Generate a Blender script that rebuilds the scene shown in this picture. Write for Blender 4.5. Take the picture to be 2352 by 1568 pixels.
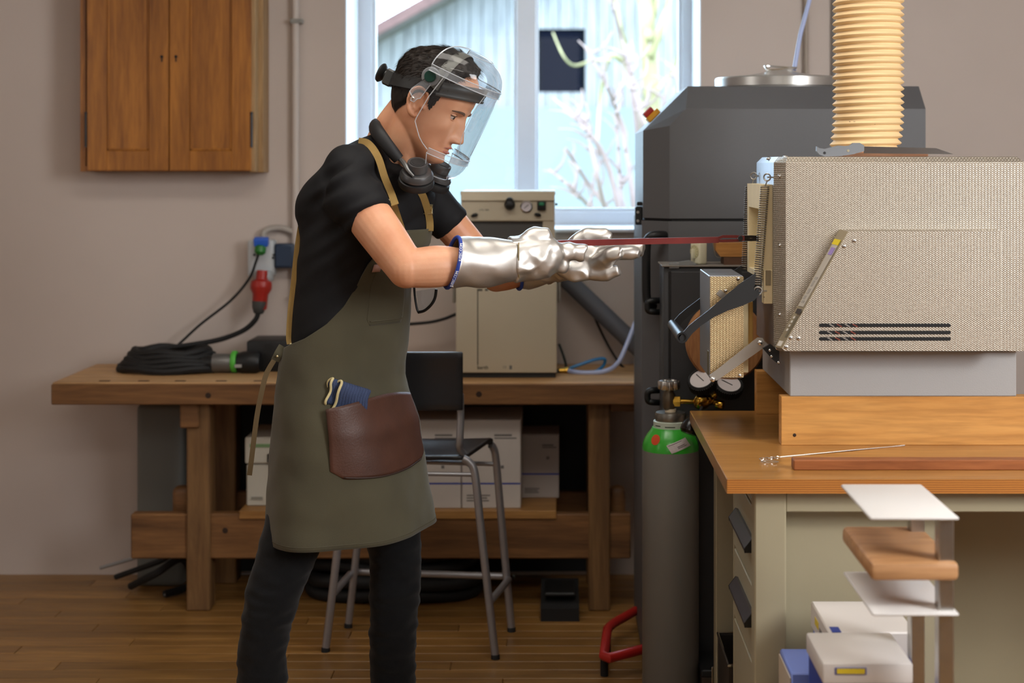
import bpy, bmesh, math, random
import numpy as np
from mathutils import Vector, Matrix, noise as mnoise
random.seed(7); np.random.seed(7)
SC = bpy.context.scene
for _o in list(bpy.data.objects): bpy.data.objects.remove(_o, do_unlink=True)
COL = SC.collection
# ------------------------------------------------------------------ camera, world, lights, exposure
FPX, VX, VY, EYE = 3500.0, 1280.0, 380.0, 1.4     # focal length in pixels, vanishing point, eye height
cam = bpy.data.cameras.new('camera'); camo = bpy.data.objects.new('camera', cam); COL.objects.link(camo)
camo.location = (0, 0, EYE); camo.rotation_euler = (math.pi/2, 0, 0)
cam.sensor_width = 36.0; cam.sensor_fit = 'HORIZONTAL'
cam.lens = FPX/2352*36
cam.shift_x = (1176-VX)/2352; cam.shift_y = (VY-784)/2352
cam.clip_start = 0.05; cam.clip_end = 200
cam.dof.use_dof = True; cam.dof.focus_distance = 3.5; cam.dof.aperture_fstop = 2.9
SC.camera = camo
SC.view_settings.view_transform = 'Standard'; SC.view_settings.look = 'None'
SC.view_settings.gamma = 1.0; SC.view_settings.exposure = 0.68
SC.view_settings.use_curve_mapping = False
SC.cycles.use_denoising = True
SC.cycles.max_bounces = 10; SC.cycles.transparent_max_bounces = 24
SC.cycles.sample_clamp_indirect = 6.0
W = bpy.data.worlds.new('World'); SC.world = W; W.use_nodes = True
_wn = W.node_tree.nodes; _bg = _wn['Background']
_bg.inputs['Color'].default_value = (0.68, 0.84, 1.0, 1); _bg.inputs['Strength'].default_value = 6.5

def area(name, loc, aim, sx, sy, power, color):
    l = bpy.data.lights.new(name, 'AREA'); l.shape = 'RECTANGLE'; l.size = sx; l.size_y = sy
    l.energy = power; l.color = color
    o = bpy.data.objects.new(name, l); COL.objects.link(o); o.location = loc
    o.rotation_euler = (Vector(aim)-Vector(loc)).to_track_quat('-Z', 'Y').to_euler()
    return o
sun = bpy.data.lights.new('sun', 'SUN'); sun.energy = 3.0; sun.angle = 0.3; sun.color = (1.0, .96, .90)
suno = bpy.data.objects.new('sun', sun); COL.objects.link(suno); suno.rotation_euler = (math.radians(50), 0, math.radians(-40))
# unseen area lights added as key and fill before closed walls; ceiling lamps
area('left_fill_light', (-3.05, 2.4, 1.75), (0, 3.6, 1.1), 1.6, 1.3, 6, (1.0, .97, .93))  # added fill from the left, no window in this wall
area('right_key_light', (2.5, 1.6, 2.0), (-.2, 3.6, 1.1), 1.6, 1.1, 78, (.97, .98, 1.0))  # added key from the right to brighten bib and arms, no window there
area('rear_fill_light', (-0.9, -2.4, 1.9), (0.2, 4.0, 1.2), 2.2, 1.3, 5, (1.0, .97, .93))  # added fill from behind the camera, the wall there is closed
area('ceiling_lamp_light', (-.35, 3.15, 2.55), (-.35, 3.15, 0), 1.5, .5, 11, (1.0, .94, .86))
area('ceiling_lamp_light', (.3, 1.0, 2.55), (.3, 1.0, 0), 1.5, .5, 12, (1.0, .94, .86))

# ------------------------------------------------------------------ helpers
def P(px, py, d): return Vector(((px-VX)*d/FPX, d, EYE-(py-VY)*d/FPX))
def XX(px, d): return (px-VX)*d/FPX
def ZZ(py, d): return EYE-(py-VY)*d/FPX
def lin(c):
    if isinstance(c, str):
        c = [int(c[i:i+2], 16)/255 for i in (0, 2, 4)]
    return tuple((v/12.92 if v <= .04045 else ((v+.055)/1.055)**2.4) for v in c)+(1.0,)

def obj_from(name, me, mat=None, parent=None):
    o = bpy.data.objects.new(name, me); COL.objects.link(o)
    if mat is not None:
        if isinstance(mat, (list, tuple)):
            for m in mat: me.materials.append(m)
        else: me.materials.append(mat)
    if parent is not None:
        o.parent = parent
        o.matrix_parent_inverse = WORLD[parent.name].inverted()
    WORLD[o.name] = Matrix.Identity(4)
    return o
WORLD = {}
def thing(name, label, cat, loc=(0, 0, 0), group=None):
    o = bpy.data.objects.new(name, None); COL.objects.link(o); o.location = loc; o.empty_display_size = .05
    WORLD[o.name] = Matrix.Translation(Vector(loc))
    o['label'] = label; o['category'] = cat
    if group: o['group'] = group
    return o
def tag(o, label, cat, group=None):
    o['label'] = label; o['category'] = cat
    if group: o['group'] = group
    return o
def struct(o): o['kind'] = 'structure'; return o

class MB:
    """collects shapes for ONE mesh"""
    def __init__(s): s.v = []; s.f = []; s.m = []
    def add(s, vs, fs, mi=0):
        b = len(s.v); s.v += [tuple(v) for v in vs]; s.f += [tuple(b+i for i in f) for f in fs]; s.m += [mi]*len(fs); return s
    def box(s, x0, x1, y0, y1, z0, z1, bev=0, seg=1, mi=0, M=None):
        if bev > 0:
            bm = bmesh.new(); bmesh.ops.create_cube(bm, size=1)
            for v in bm.verts: v.co = Vector(((x0+x1)/2+v.co.x*(x1-x0), (y0+y1)/2+v.co.y*(y1-y0), (z0+z1)/2+v.co.z*(z1-z0)))
            bmesh.ops.bevel(bm, geom=list(bm.edges), offset=bev, segments=seg, profile=.5, affect='EDGES')
            bm.verts.index_update(); vs = [v.co.copy() for v in bm.verts]; fs = [[v.index for v in f.verts] for f in bm.faces]; bm.free()
        else:
            vs = [Vector(p) for p in ((x0, y0, z0), (x1, y0, z0), (x1, y1, z0), (x0, y1, z0), (x0, y0, z1), (x1, y0, z1), (x1, y1, z1), (x0, y1, z1))]
            fs = [(3, 2, 1, 0), (4, 5, 6, 7), (0, 1, 5, 4), (1, 2, 6, 5), (2, 3, 7, 6), (3, 0, 4, 7)]
        if M is not None: vs = [M @ v for v in vs]
        return s.add(vs, fs, mi)
    def obox(s, c, hx, hy, hz, rot, bev=0, seg=1, mi=0):
        M = Matrix.Translation(Vector(c)) @ rot.to_4x4()
        return s.box(-hx, hx, -hy, hy, -hz, hz, bev, seg, mi, M)
    def prism(s, front, back, mi=0):
        """two matching closed polygons (lists of 3D points) joined"""
        n = len(front); vs = list(front)+list(back)
        fs = [tuple(range(n))[::-1] if False else tuple(range(n)), tuple(range(2*n-1, n-1, -1))]
        fs += [(i, n+i, n+(i+1) % n, (i+1) % n) for i in range(n)]
        return s.add(vs, fs, mi)
    def plate(s, pts, d, th, mi=0):
        """polygon in photo pixels on the plane at depth d, given thickness away from the viewer"""
        a = [P(x, y, d) for x, y in pts]; b = [p+Vector((0, th, 0)) for p in a]
        return s.prism(a, b, mi)
    def loft(s, rings, cap=True, mi=0, closed=True):
        n = len(rings[0]); vs = [p for r in rings for p in r]; fs = []
        for i in range(len(rings)-1):
            for j in range(n if closed else n-1):
                k = (j+1) % n
                fs.append((i*n+j, i*n+k, (i+1)*n+k, (i+1)*n+j))
        if cap:
            fs.append(tuple(range(n))[::-1]); fs.append(tuple(range((len(rings)-1)*n, len(rings)*n)))
        return s.add(vs, fs, mi)
    def tube(s, pts, r, n=10, cap=True, mi=0, ell=None, up=None, closed=False):
        pts = [Vector(p) for p in pts]; m = len(pts)
        rr = r if isinstance(r, (list, tuple)) else [r]*m
        T = []
        for i in range(m):
            if closed: t = pts[(i+1) % m]-pts[(i-1) % m]
            else: t = pts[min(i+1, m-1)]-pts[max(i-1, 0)]
            T.append(t.normalized() if t.length > 1e-9 else Vector((0, 0, 1)))
        u = Vector(up) if up is not None else (Vector((0, 0, 1)) if abs(T[0].z) < .9 else Vector((1, 0, 0)))
        u = (u-T[0]*u.dot(T[0])).normalized(); rings = []
        for i in range(m):
            if up is not None:
                u = Vector(up)
            u = (u-T[i]*u.dot(T[i])).normalized(); w = T[i].cross(u)
            e = 1.0 if ell is None else (ell[i] if isinstance(ell, (list, tuple)) else ell)
            rings.append([pts[i]+(u*math.cos(a)+w*(math.sin(a)*e))*rr[i] for a in [2*math.pi*k/n for k in range(n)]])
        if closed:
            rings.append(rings[0]); return s.loft(rings, False, mi)
        return s.loft(rings, cap, mi)
    def lathe(s, prof, c, axis=(0, 0, 1), n=24, mi=0, cap=True):
        """prof: list of (radius, height along axis)"""
        ax = Vector(axis).normalized(); u = Vector((1, 0, 0)) if abs(ax.x) < .9 else Vector((0, 1, 0))
        u = (u-ax*u.dot(ax)).normalized(); w = ax.cross(u); c = Vector(c)
        return s.loft([[c+ax*h+(u*math.cos(a)+w*math.sin(a))*r for a in [2*math.pi*k/n for k in range(n)]] for r, h in prof], cap, mi)
    def sphere(s, c, r, nu=16, nv=10, sc=(1, 1, 1), rot=None, mi=0):
        vs = []; fs = []; c = Vector(c)
        for i in range(nv+1):
            th = math.pi*i/nv
            for j in range(nu):
                ph = 2*math.pi*j/nu
                v = Vector((math.sin(th)*math.cos(ph)*r*sc[0], math.sin(th)*math.sin(ph)*r*sc[1], math.cos(th)*r*sc[2]))
                if rot is not None: v = rot @ v
                vs.append(c+v)
        for i in range(nv):
            for j in range(nu):
                k = (j+1) % nu
                fs.append((i*nu+j, (i+1)*nu+j, (i+1)*nu+k, i*nu+k))
        return s.add(vs, fs, mi)
    def mesh(s, name, smooth=False, weld=True):
        me = bpy.data.meshes.new(name); me.from_pydata([tuple(v) for v in s.v], [], s.f)
        for p, k in zip(me.polygons, s.m): p.material_index = k
        bm = bmesh.new(); bm.from_mesh(me)
        if weld: bmesh.ops.remove_doubles(bm, verts=bm.verts, dist=1e-5)
        bmesh.ops.recalc_face_normals(bm, faces=bm.faces)
        bm.to_mesh(me); bm.free()
        if smooth:
            for p in me.polygons: p.use_smooth = True
            if smooth != 2:
                try: me.set_sharp_from_angle(angle=math.radians(40))
                except Exception: pass
        return me
    def build(s, name, mat, parent=None, smooth=False):
        return obj_from(name, s.mesh(name, smooth), mat, parent)

def catmull(pts, n=8, closed=False):
    pts = [Vector(p) for p in pts]; out = []; m = len(pts)
    for i in range(m if closed else m-1):
        if closed: p0, p1, p2, p3 = pts[(i-1) % m], pts[i], pts[(i+1) % m], pts[(i+2) % m]
        else: p0, p1, p2, p3 = pts[max(i-1, 0)], pts[i], pts[i+1], pts[min(i+2, m-1)]
        for k in range(n):
            t = k/n
            out.append(.5*((2*p1)+(p2-p0)*t+(2*p0-5*p1+4*p2-p3)*t*t+(3*p1-p0-3*p2+p3)*t**3))
    if not closed: out.append(pts[-1])
    return out
def ctube(mb, pts, r, n=10, k=8, mi=0, ell=None, up=None, closed=False):
    """smooth tube through points; r may be list per control point"""
    path = catmull(pts, k, closed)
    if isinstance(r, (list, tuple)):
        rv = [p.x for p in catmull([Vector((q, 0, 0)) for q in r], k, closed)]
    else: rv = r
    return mb.tube(path, rv, n, True, mi, ell, up, closed)
def lerpt(t, xs, ys):
    return float(np.interp(t, xs, ys))
def remesh(mb, voxel, smooth=0, fac=.5):
    """one continuous surface out of overlapping closed shapes"""
    me = mb.mesh('tmp'); o = bpy.data.objects.new('tmp', me); COL.objects.link(o)
    md = o.modifiers.new('r', 'REMESH'); md.mode = 'VOXEL'; md.voxel_size = voxel; md.use_smooth_shade = True
    if smooth:
        sm = o.modifiers.new('s', 'SMOOTH'); sm.factor = fac; sm.iterations = smooth
    bpy.context.view_layer.update()
    dg = bpy.context.evaluated_depsgraph_get(); dg.update()
    out = bpy.data.meshes.new_from_object(o.evaluated_get(dg))
    bpy.data.objects.remove(o, do_unlink=True); bpy.data.meshes.remove(me)
    for p in out.polygons: p.use_smooth = True
    return out
def displace(me, fn):
    """move every vertex along its normal by fn(co, normal)"""
    n = len(me.vertices); co = np.empty(n*3); me.vertices.foreach_get('co', co)
    no = np.empty(n*3); me.vertices.foreach_get('normal', no)
    co = co.reshape(-1, 3); no = no.reshape(-1, 3)
    co = co+no*fn(co, no)[:, None]
    me.vertices.foreach_set('co', co.ravel()); me.update(); return me
def nz(co, freq, off=0):
    return np.array([mnoise.noise(Vector((p[0]*freq[0]+off, p[1]*freq[1]+off*.7, p[2]*freq[2]-off))) for p in co])
def text_mesh(s, size, depth=.0004, align='CENTER'):
    cu = bpy.data.curves.new('t', 'FONT'); cu.body = s; cu.size = size; cu.extrude = depth; cu.align_x = align; cu.align_y = 'CENTER'
    o = bpy.data.objects.new('t', cu); COL.objects.link(o); bpy.context.view_layer.update()
    dg = bpy.context.evaluated_depsgraph_get()
    me = bpy.data.meshes.new_from_object(o.evaluated_get(dg)); bpy.data.objects.remove(o, do_unlink=True); bpy.data.curves.remove(cu)
    return me
def text(name, s, size, c, right, up, mat, parent, align='CENTER'):
    me = text_mesh(s, size, align=align); r = Vector(right).normalized(); u = Vector(up).normalized(); n = r.cross(u)
    M = Matrix.Translation(Vector(c)) @ Matrix((r, u, n)).transposed().to_4x4()
    me.transform(M); return obj_from(name, me, mat, parent)

# ------------------------------------------------------------------ materials (all procedural)
MATS = {}
def nodes(name):
    m = bpy.data.materials.new(name); m.use_nodes = True; nt = m.node_tree
    return m, nt, nt.nodes['Principled BSDF']
def mat(name, color, rough=.5, metal=0., var=0., vscale=8., bump=0., bscale=120., spec=.5, coat=0., stretch=None, sheen=0., detail=4., c2=None):
    if name in MATS: return MATS[name]
    m, nt, b = nodes(name); c = lin(color)
    b.inputs['Base Color'].default_value = c; b.inputs['Roughness'].default_value = rough; b.inputs['Metallic'].default_value = metal
    b.inputs['Specular IOR Level'].default_value = spec; b.inputs['Coat Weight'].default_value = coat; b.inputs['Coat Roughness'].default_value = .1
    b.inputs['Sheen Weight'].default_value = sheen
    tc = nt.nodes.new('ShaderNodeTexCoord'); mp = nt.nodes.new('ShaderNodeMapping'); nt.links.new(tc.outputs['Object'], mp.inputs['Vector'])
    if stretch: mp.inputs['Scale'].default_value = stretch
    if var or c2:
        n = nt.nodes.new('ShaderNodeTexNoise'); n.inputs['Scale'].default_value = vscale; n.inputs['Detail'].default_value = detail
        nt.links.new(mp.outputs[0], n.inputs['Vector'])
        r = nt.nodes.new('ShaderNodeValToRGB'); r.color_ramp.elements[0].position = .3; r.color_ramp.elements[1].position = .7
        r.color_ramp.elements[0].color = tuple(v*(1-var) for v in c[:3])+(1,)
        r.color_ramp.elements[1].color = lin(c2) if c2 else tuple(min(1, v*(1+var)) for v in c[:3])+(1,)
        nt.links.new(n.outputs['Fac'], r.inputs[0]); nt.links.new(r.outputs[0], b.inputs['Base Color'])
    if bump:
        n2 = nt.nodes.new('ShaderNodeTexNoise'); n2.inputs['Scale'].default_value = bscale; n2.inputs['Detail'].default_value = 3
        nt.links.new(mp.outputs[0], n2.inputs['Vector'])
        bp = nt.nodes.new('ShaderNodeBump'); bp.inputs['Strength'].default_value = bump; bp.inputs['Distance'].default_value = .002
        nt.links.new(n2.outputs['Fac'], bp.inputs['Height']); nt.links.new(bp.outputs[0], b.inputs['Normal'])
    MATS[name] = m; return m
def wood(name, c1, c2, axis='X', scale=1., rough=.45, knots=True, coat=0., contrast=(.3, .72), tint=.0):
    """long grain along the axis, wavering rings and a few darker streaks"""
    if name in MATS: return MATS[name]
    m, nt, b = nodes(name); N = nt.nodes.new; L = nt.links.new
    tc = N('ShaderNodeTexCoord'); mp = N('ShaderNodeMapping'); L(tc.outputs['Object'], mp.inputs[0])
    oi = N('ShaderNodeObjectInfo'); ad = N('ShaderNodeVectorMath'); ad.operation = 'ADD'; sc_ = N('ShaderNodeVectorMath'); sc_.operation = 'SCALE'
    cb = N('ShaderNodeCombineXYZ'); L(oi.outputs['Random'], cb.inputs[0]); L(oi.outputs['Random'], cb.inputs[1]); L(oi.outputs['Random'], cb.inputs[2])
    L(cb.outputs[0], sc_.inputs[0]); sc_.inputs['Scale'].default_value = 13.
    L(tc.outputs['Object'], ad.inputs[0]); L(sc_.outputs[0], ad.inputs[1]); L(ad.outputs[0], mp.inputs[0])
    s = {'X': (1.2, 14, 14), 'Y': (14, 1.2, 14), 'Z': (14, 14, 1.2)}[axis]
    mp.inputs['Scale'].default_value = tuple(v*scale for v in s)
    n1 = N('ShaderNodeTexNoise'); n1.inputs['Scale'].default_value = 1.6; n1.inputs['Detail'].default_value = 7; n1.inputs['Roughness'].default_value = .65; n1.inputs['Distortion'].default_value = .6
    L(mp.outputs[0], n1.inputs['Vector'])
    r = N('ShaderNodeValToRGB'); r.color_ramp.elements[0].position = contrast[0]; r.color_ramp.elements[1].position = contrast[1]
    r.color_ramp.elements[0].color = lin(c2); r.color_ramp.elements[1].color = lin(c1); L(n1.outputs['Fac'], r.inputs[0])
    n2 = N('ShaderNodeTexNoise'); n2.inputs['Scale'].default_value = 9; n2.inputs['Detail'].default_value = 3; L(mp.outputs[0], n2.inputs['Vector'])
    mx = N('ShaderNodeMix'); mx.data_type = 'RGBA'; mx.blend_type = 'MULTIPLY'; mx.inputs['Factor'].default_value = .35
    r2 = N('ShaderNodeValToRGB'); r2.color_ramp.elements[0].position = .35; r2.color_ramp.elements[0].color = (.45, .38, .32, 1); r2.color_ramp.elements[1].position = .6
    L(n2.outputs['Fac'], r2.inputs[0]); L(r.outputs[0], mx.inputs[6]); L(r2.outputs[0], mx.inputs[7])
    hv = N('ShaderNodeHueSaturation'); mr = N('ShaderNodeMapRange'); mr.inputs['To Min'].default_value = 1-tint; mr.inputs['To Max'].default_value = 1+tint
    L(oi.outputs['Random'], mr.inputs['Value']); L(mr.outputs[0], hv.inputs['Value']); L(mx.outputs[2], hv.inputs['Color'])
    L(hv.outputs[0], b.inputs['Base Color'])
    b.inputs['Roughness'].default_value = rough; b.inputs['Coat Weight'].default_value = coat; b.inputs['Coat Roughness'].default_value = .15
    bp = N('ShaderNodeBump'); bp.inputs['Strength'].default_value = .25; bp.inputs['Distance'].default_value = .001
    L(n2.outputs['Fac'], bp.inputs['Height']); L(bp.outputs[0], b.inputs['Normal'])
    MATS[name] = m; return m
def glassy(name, tint=(1, 1, 1), refl=.9, base=.03, rough=.02, haze=0.):
    """thin clear sheet: see-through with a Fresnel reflection and a trace of surface haze"""
    m = bpy.data.materials.new(name); m.use_nodes = True; nt = m.node_tree; nt.nodes.clear(); N = nt.nodes.new; L = nt.links.new
    out = N('ShaderNodeOutputMaterial'); tr = N('ShaderNodeBsdfTransparent'); tr.inputs[0].default_value = tint+(1,)
    gl = N('ShaderNodeBsdfGlossy'); gl.inputs['Roughness'].default_value = rough
    fr = N('ShaderNodeFresnel'); fr.inputs['IOR'].default_value = 1.5
    mu = N('ShaderNodeMath'); mu.operation = 'MULTIPLY_ADD'; mu.inputs[1].default_value = refl; mu.inputs[2].default_value = base; L(fr.outputs[0], mu.inputs[0])
    mx = N('ShaderNodeMixShader'); L(mu.outputs[0], mx.inputs[0]); L(tr.outputs[0], mx.inputs[1]); L(gl.outputs[0], mx.inputs[2])
    df = N('ShaderNodeBsdfDiffuse'); df.inputs[0].default_value = (.85, .9, .95, 1)
    m2 = N('ShaderNodeMixShader'); m2.inputs[0].default_value = haze; L(mx.outputs[0], m2.inputs[1]); L(df.outputs[0], m2.inputs[2])
    L(m2.outputs[0], out.inputs[0]); return m
# ------------------------------------------------------------------ common materials
M_wall = mat('wall_paint', 'c3b6ad', .85, var=.03, vscale=2.5, bump=.08, bscale=60)
M_white = mat('white_lacquer', 'dfe3ea', .35, var=.02)
M_ceiling = mat('ceiling_paint', 'dcd8d2', .9)
M_floor = wood('floor_oak', 'a97d43', '76532a', 'X', 1.0, .33, contrast=(.28, .7), tint=.22)
M_black = mat('black_plastic', '141516', .45, spec=.4)
M_rubber = mat('black_rubber', '0f0f10', .7)
M_dark = mat('dark_metal', '2a2b2c', .45, .3)
M_steel = mat('steel', 'b9b7b2', .3, 1., var=.06, vscale=30)
M_chrome = mat('chrome', 'd8d8d6', .15, 1.)
M_bluegrey = mat('pale_blue_tube', 'a9b6dc', .3)
# ------------------------------------------------------------------ room shell
WD = 5.22
WX0, WX1, WZ0, WZ1 = XX(793, WD), XX(1610, WD), 1.172, 2.35
m = MB()
m.box(-3.2, WX0, WD, WD+.42, 0, 2.7); m.box(WX1, 2.6, WD, WD+.42, 0, 2.7)
m.box(WX0, WX1, WD, WD+.42, 0, WZ0); m.box(WX0, WX1, WD, WD+.42, WZ1, 2.7)
struct(m.build('wall_back', M_wall))
struct(MB().box(-3.3, -3.2, -2.6, WD+.42, 0, 2.7).build('wall_left', M_wall))
struct(MB().box(2.6, 2.7, -2.6, WD+.42, 0, 2.7).build('wall_right', M_wall))
struct(MB().box(-3.3, 2.7, -2.7, -2.6, 0, 2.7).build('wall_front', M_wall))
struct(MB().box(-3.3, 2.7, -2.7, WD+.42, 2.7, 2.8).build('ceiling', M_ceiling))
floor = struct(MB().box(-3.3, 2.7, -2.7, WD+.42, -.12, -.02).build('floor', M_floor))
pl = {}
def plank_mesh(L):
    if L not in pl:
        k = MB().box(-L/2, L/2, -.0345, .0345, -.0198, 0, .0012); pl[L] = k.mesh('floor_plank'); pl[L].materials.append(M_floor)
    return pl[L]
y = WD-.036; row = 0
while y > 2.6:
    x = -2.35+[0, -.31, -.62, -.15, -.47][row % 5]; L = 1.1
    while x < 1.7:
        o = bpy.data.objects.new('floor_plank', plank_mesh(L)); COL.objects.link(o); o.parent = floor
        o.location = (x+L/2, y, 0); WORLD[o.name] = Matrix.Identity(4); x += L+.0015
    y -= .0705; row += 1
rest = MB(); yy = y
while yy > -2.55:
    rest.box(-3.2, 2.6, yy-.0345, yy+.0345, -.0198, 0); yy -= .0705
yy = WD-.036
while yy > y+.01:
    rest.box(-3.2, -2.99, yy-.0345, yy+.0345, -.0198, -.0006); rest.box(2.25, 2.6, yy-.0345, yy+.0345, -.0198, -.0006); yy -= .0705
o = rest.build('floor_board', M_floor, floor); o['kind'] = 'stuff'
# ceiling lamps
for lx, ly in ((-.35, 3.15), (.3, 1.0)):
    t = thing('ceiling_lamp', 'long white ceiling lamp above the work area' if ly > 2 else 'long white ceiling lamp nearer the room entrance', 'lamp', (lx, ly, 2.56))
    MB().box(lx-.8, lx+.8, ly-.28, ly+.28, 2.60, 2.70, .01, 2).build('housing', M_white, t, True)
# window
FD = 5.54
win = thing('window_1', '', ''); win['kind'] = 'structure'
del win['label'], win['category']
gl0, gm0, gm1, gl1 = XX(862, FD), XX(1181, FD), XX(1237, FD), XX(1559, FD); gz0 = ZZ(478, FD); gz1 = 2.28
m = MB()
m.box(WX0, gl0-.012, FD, FD+.07, WZ0, WZ1, .003); m.box(gl1+.012, WX1, FD, FD+.07, WZ0, WZ1, .003)
m.box(gl0-.012, gl1+.012, FD, FD+.07, WZ0, gz0-.012, .003); m.box(gl0-.012, gl1+.012, FD, FD+.07, gz1+.012, WZ1, .003)
m.build('window_frame', M_white, win)
MB().box(gm0+.008, gm1-.008, FD-.004, FD+.07, gz0-.012, gz1+.012, .004).build('mullion', M_white, win)
for a, b in ((gl0, gm0), (gm1, gl1)):
    m = MB()
    m.box(a-.012, a, FD+.012, FD+.06, gz0-.012, gz1+.012); m.box(b, b+.012, FD+.012, FD+.06, gz0-.012, gz1+.012)
    m.box(a-.012, b+.012, FD+.012, FD+.06, gz0-.012, gz0); m.box(a-.012, b+.012, FD+.012, FD+.06, gz1, gz1+.012)
    m.build('sash', M_white, win)
M_pane = glassy('window_glass', (.93, .97, 1.), .35, .005, .0, .0)
for a, b in ((gl0, gm0), (gm1, gl1)):
    MB().box(a, b, FD+.035, FD+.041, gz0, gz1).build('pane', M_pane, win)
MB().box(WX0-.02, WX1+.02, WD-.03, FD, WZ0, WZ0+.012, .004, 2).build('sill', M_white, win)
m = MB()
m.box(WX0, WX0+.004, WD-.002, FD, WZ0+.012, WZ1); m.box(WX1-.004, WX1, WD-.002, FD, WZ0+.012, WZ1); m.box(WX0, WX1, WD-.002, FD, WZ1-.004, WZ1)
m.build('reveal', M_white, win)
# ------------------------------------------------------------------ outside: shed, tree, shrub
SD = 14.0
M_boards = mat('grey_boards', '6c6b6c', .9, var=.14, vscale=3, stretch=(10, 10, .8), c2='828284')
M_plaster = mat('whitewash', '697274', .9, var=.06, vscale=1.2)
shed = thing('shed', 'weathered grey board shed outside the window with white lower wall', 'shed', (0, SD, 0))
def roof_z(x): return ZZ(105, SD)+(x-XX(862, SD))*.558
x = -2.1; i = 0; wl, wr, wb, wt = XX(1241, SD), XX(1335, SD), ZZ(212, SD), ZZ(66, SD)
while x < 2.2:
    w = .118; t = min(roof_z(x), 4.4); t2 = min(roof_z(x+w), 4.4); dy = random.uniform(-.006, .006); zb = ZZ(247, SD)
    if t > zb+.05:
        segs = [(zb, None)]
        if x+w > wl+.01 and x < wr-.01: segs = [(zb, wb), (wt, None)]
        for s0, s1 in segs:
            a, b = (t, t2) if s1 is None else (s1, s1)
            f = [(x, SD+dy, s0), (x+w-.008, SD+dy, s0), (x+w-.008, SD+dy, b), (x, SD+dy, a)]
            k = MB().prism([Vector(q) for q in f], [Vector(q)+Vector((0, .03, 0)) for q in f]); k.build('board', M_boards, shed)
    x += w
_q = [Vector(p) for p in ((-2.1, SD+.05, 0), (2.2, SD+.05, 0), (2.2, SD+.05, roof_z(2.2)), (-2.1, SD+.05, roof_z(-2.1)))]
MB().prism(_q, [p+Vector((0, .05, 0)) for p in _q]).build('inner_wall', mat('shed_inside', '101418', 1., spec=0.), shed)
MB().box(wl, wr, SD+.035, SD+.045, wb, wt).build('window_opening', mat('dark_opening', '0a0d16', 1., spec=0.), shed)
MB().box(-2.1, 2.2, SD-.06, SD+.05, -.3, ZZ(247, SD)).build('lower_wall', M_plaster, shed)
a, b = Vector((XX(780, SD), SD-.35, roof_z(XX(780, SD)))), Vector((2.2, SD-.35, roof_z(2.2)))
u = Vector((0, 0, .11)); q = [a, b, b+u, a+u]
MB().prism(q, [p+Vector((0, 3, 0)) for p in q]).build('roof', mat('roof_tiles', '4c4845', .9, var=.2, vscale=6), shed)
q = [p+Vector((0, -.03, .03)) for p in (a, b, b+u, a+u)]
MB().prism(q, [p+Vector((0, .06, 0)) for p in q]).build('verge', mat('verge_red', '573f3c', .9, var=.2, vscale=9), shed)
struct(MB().box(-20, 20, WD+.42, 40, -.4, -.3).build('ground', mat('winter_grass', '8f9a7c', .95, var=.2, vscale=3)))
M_bark = mat('mossy_bark', '8a8460', .9, var=.25, vscale=7, bump=.4, bscale=30)
M_twig = mat('pale_twigs', '7d6c67', .85, var=.15, vscale=9)
def limb(parent, name, pts, r0, r1, mt):
    n = len(pts); m = MB(); ctube(m, pts, [r0+(r1-r0)*i/(n-1) for i in range(n)], 7, 5); return m.build(name, mt, parent, 2)
TD = 9.6
tree = thing('tree', 'bare mossy tree with pale bark behind the right window pane', 'tree', P(1500, 900, TD))
limb(tree, 'trunk', [Vector((XX(1530, TD), TD, -.3)), P(1512, 480, TD), P(1500, 300, TD), P(1492, 150, TD), P(1485, 0, TD), P(1482, -220, TD)], .07, .045, M_bark)
for pts, r in (([(1495, 130), (1520, 60), (1535, 0), (1560, -150)], .03), ([(1493, 90), (1475, 20), (1450, -90)], .03), ([(1500, 330), (1440, 150), (1420, 40), (1400, -60)], .028),
               ([(1440, 150), (1400, 130), (1380, 220), (1372, 330)], .02), ([(1422, 60), (1440, 110), (1455, 190), (1470, 300)], .02), ([(1400, 138), (1360, 140), (1320, 150), (1295, 130), (1270, 75)], .012),
               ([(1505, 210), (1545, 160), (1580, 60)], .02), ([(1497, 60), (1510, -20), (1500, -120)], .02), ([(1510, 400), (1540, 300), (1550, 200)], .016)):
    limb(tree, 'branch', [P(x, y, TD+random.uniform(-.3, .3)) for x, y in pts], r, r*.45, M_bark)
BD = 8.2
shrub = thing('shrub', 'bare twiggy shrub with pale stems low behind the right window pane', 'shrub', P(1460, 1000, BD))
rs = random.Random(5)
stems = [[(1478, 620), (1470, 380), (1455, 230), (1432, 110), (1405, 0), (1395, -60)], [(1470, 640), (1450, 420), (1425, 280), (1390, 190), (1345, 110)], [(1485, 640), (1490, 420), (1475, 280), (1455, 190), (1440, 100)],
         [(1450, 640), (1400, 390), (1340, 290), (1270, 225)], [(1500, 640), (1540, 420), (1555, 250), (1560, 150)], [(1440, 650), (1390, 480), (1365, 370), (1340, 260)], [(1470, 650), (1430, 480), (1420, 330), (1410, 200)],
         [(1495, 640), (1515, 400), (1520, 260), (1545, 170)], [(1430, 660), (1370, 500), (1310, 430), (1262, 390)], [(1460, 660), (1420, 520), (1350, 420), (1300, 340)]]
for st in stems:
    o = limb(shrub, 'stem', [P(x, y, BD+rs.uniform(-.4, .4)) for x, y in st], .019, .007, M_twig)
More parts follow.
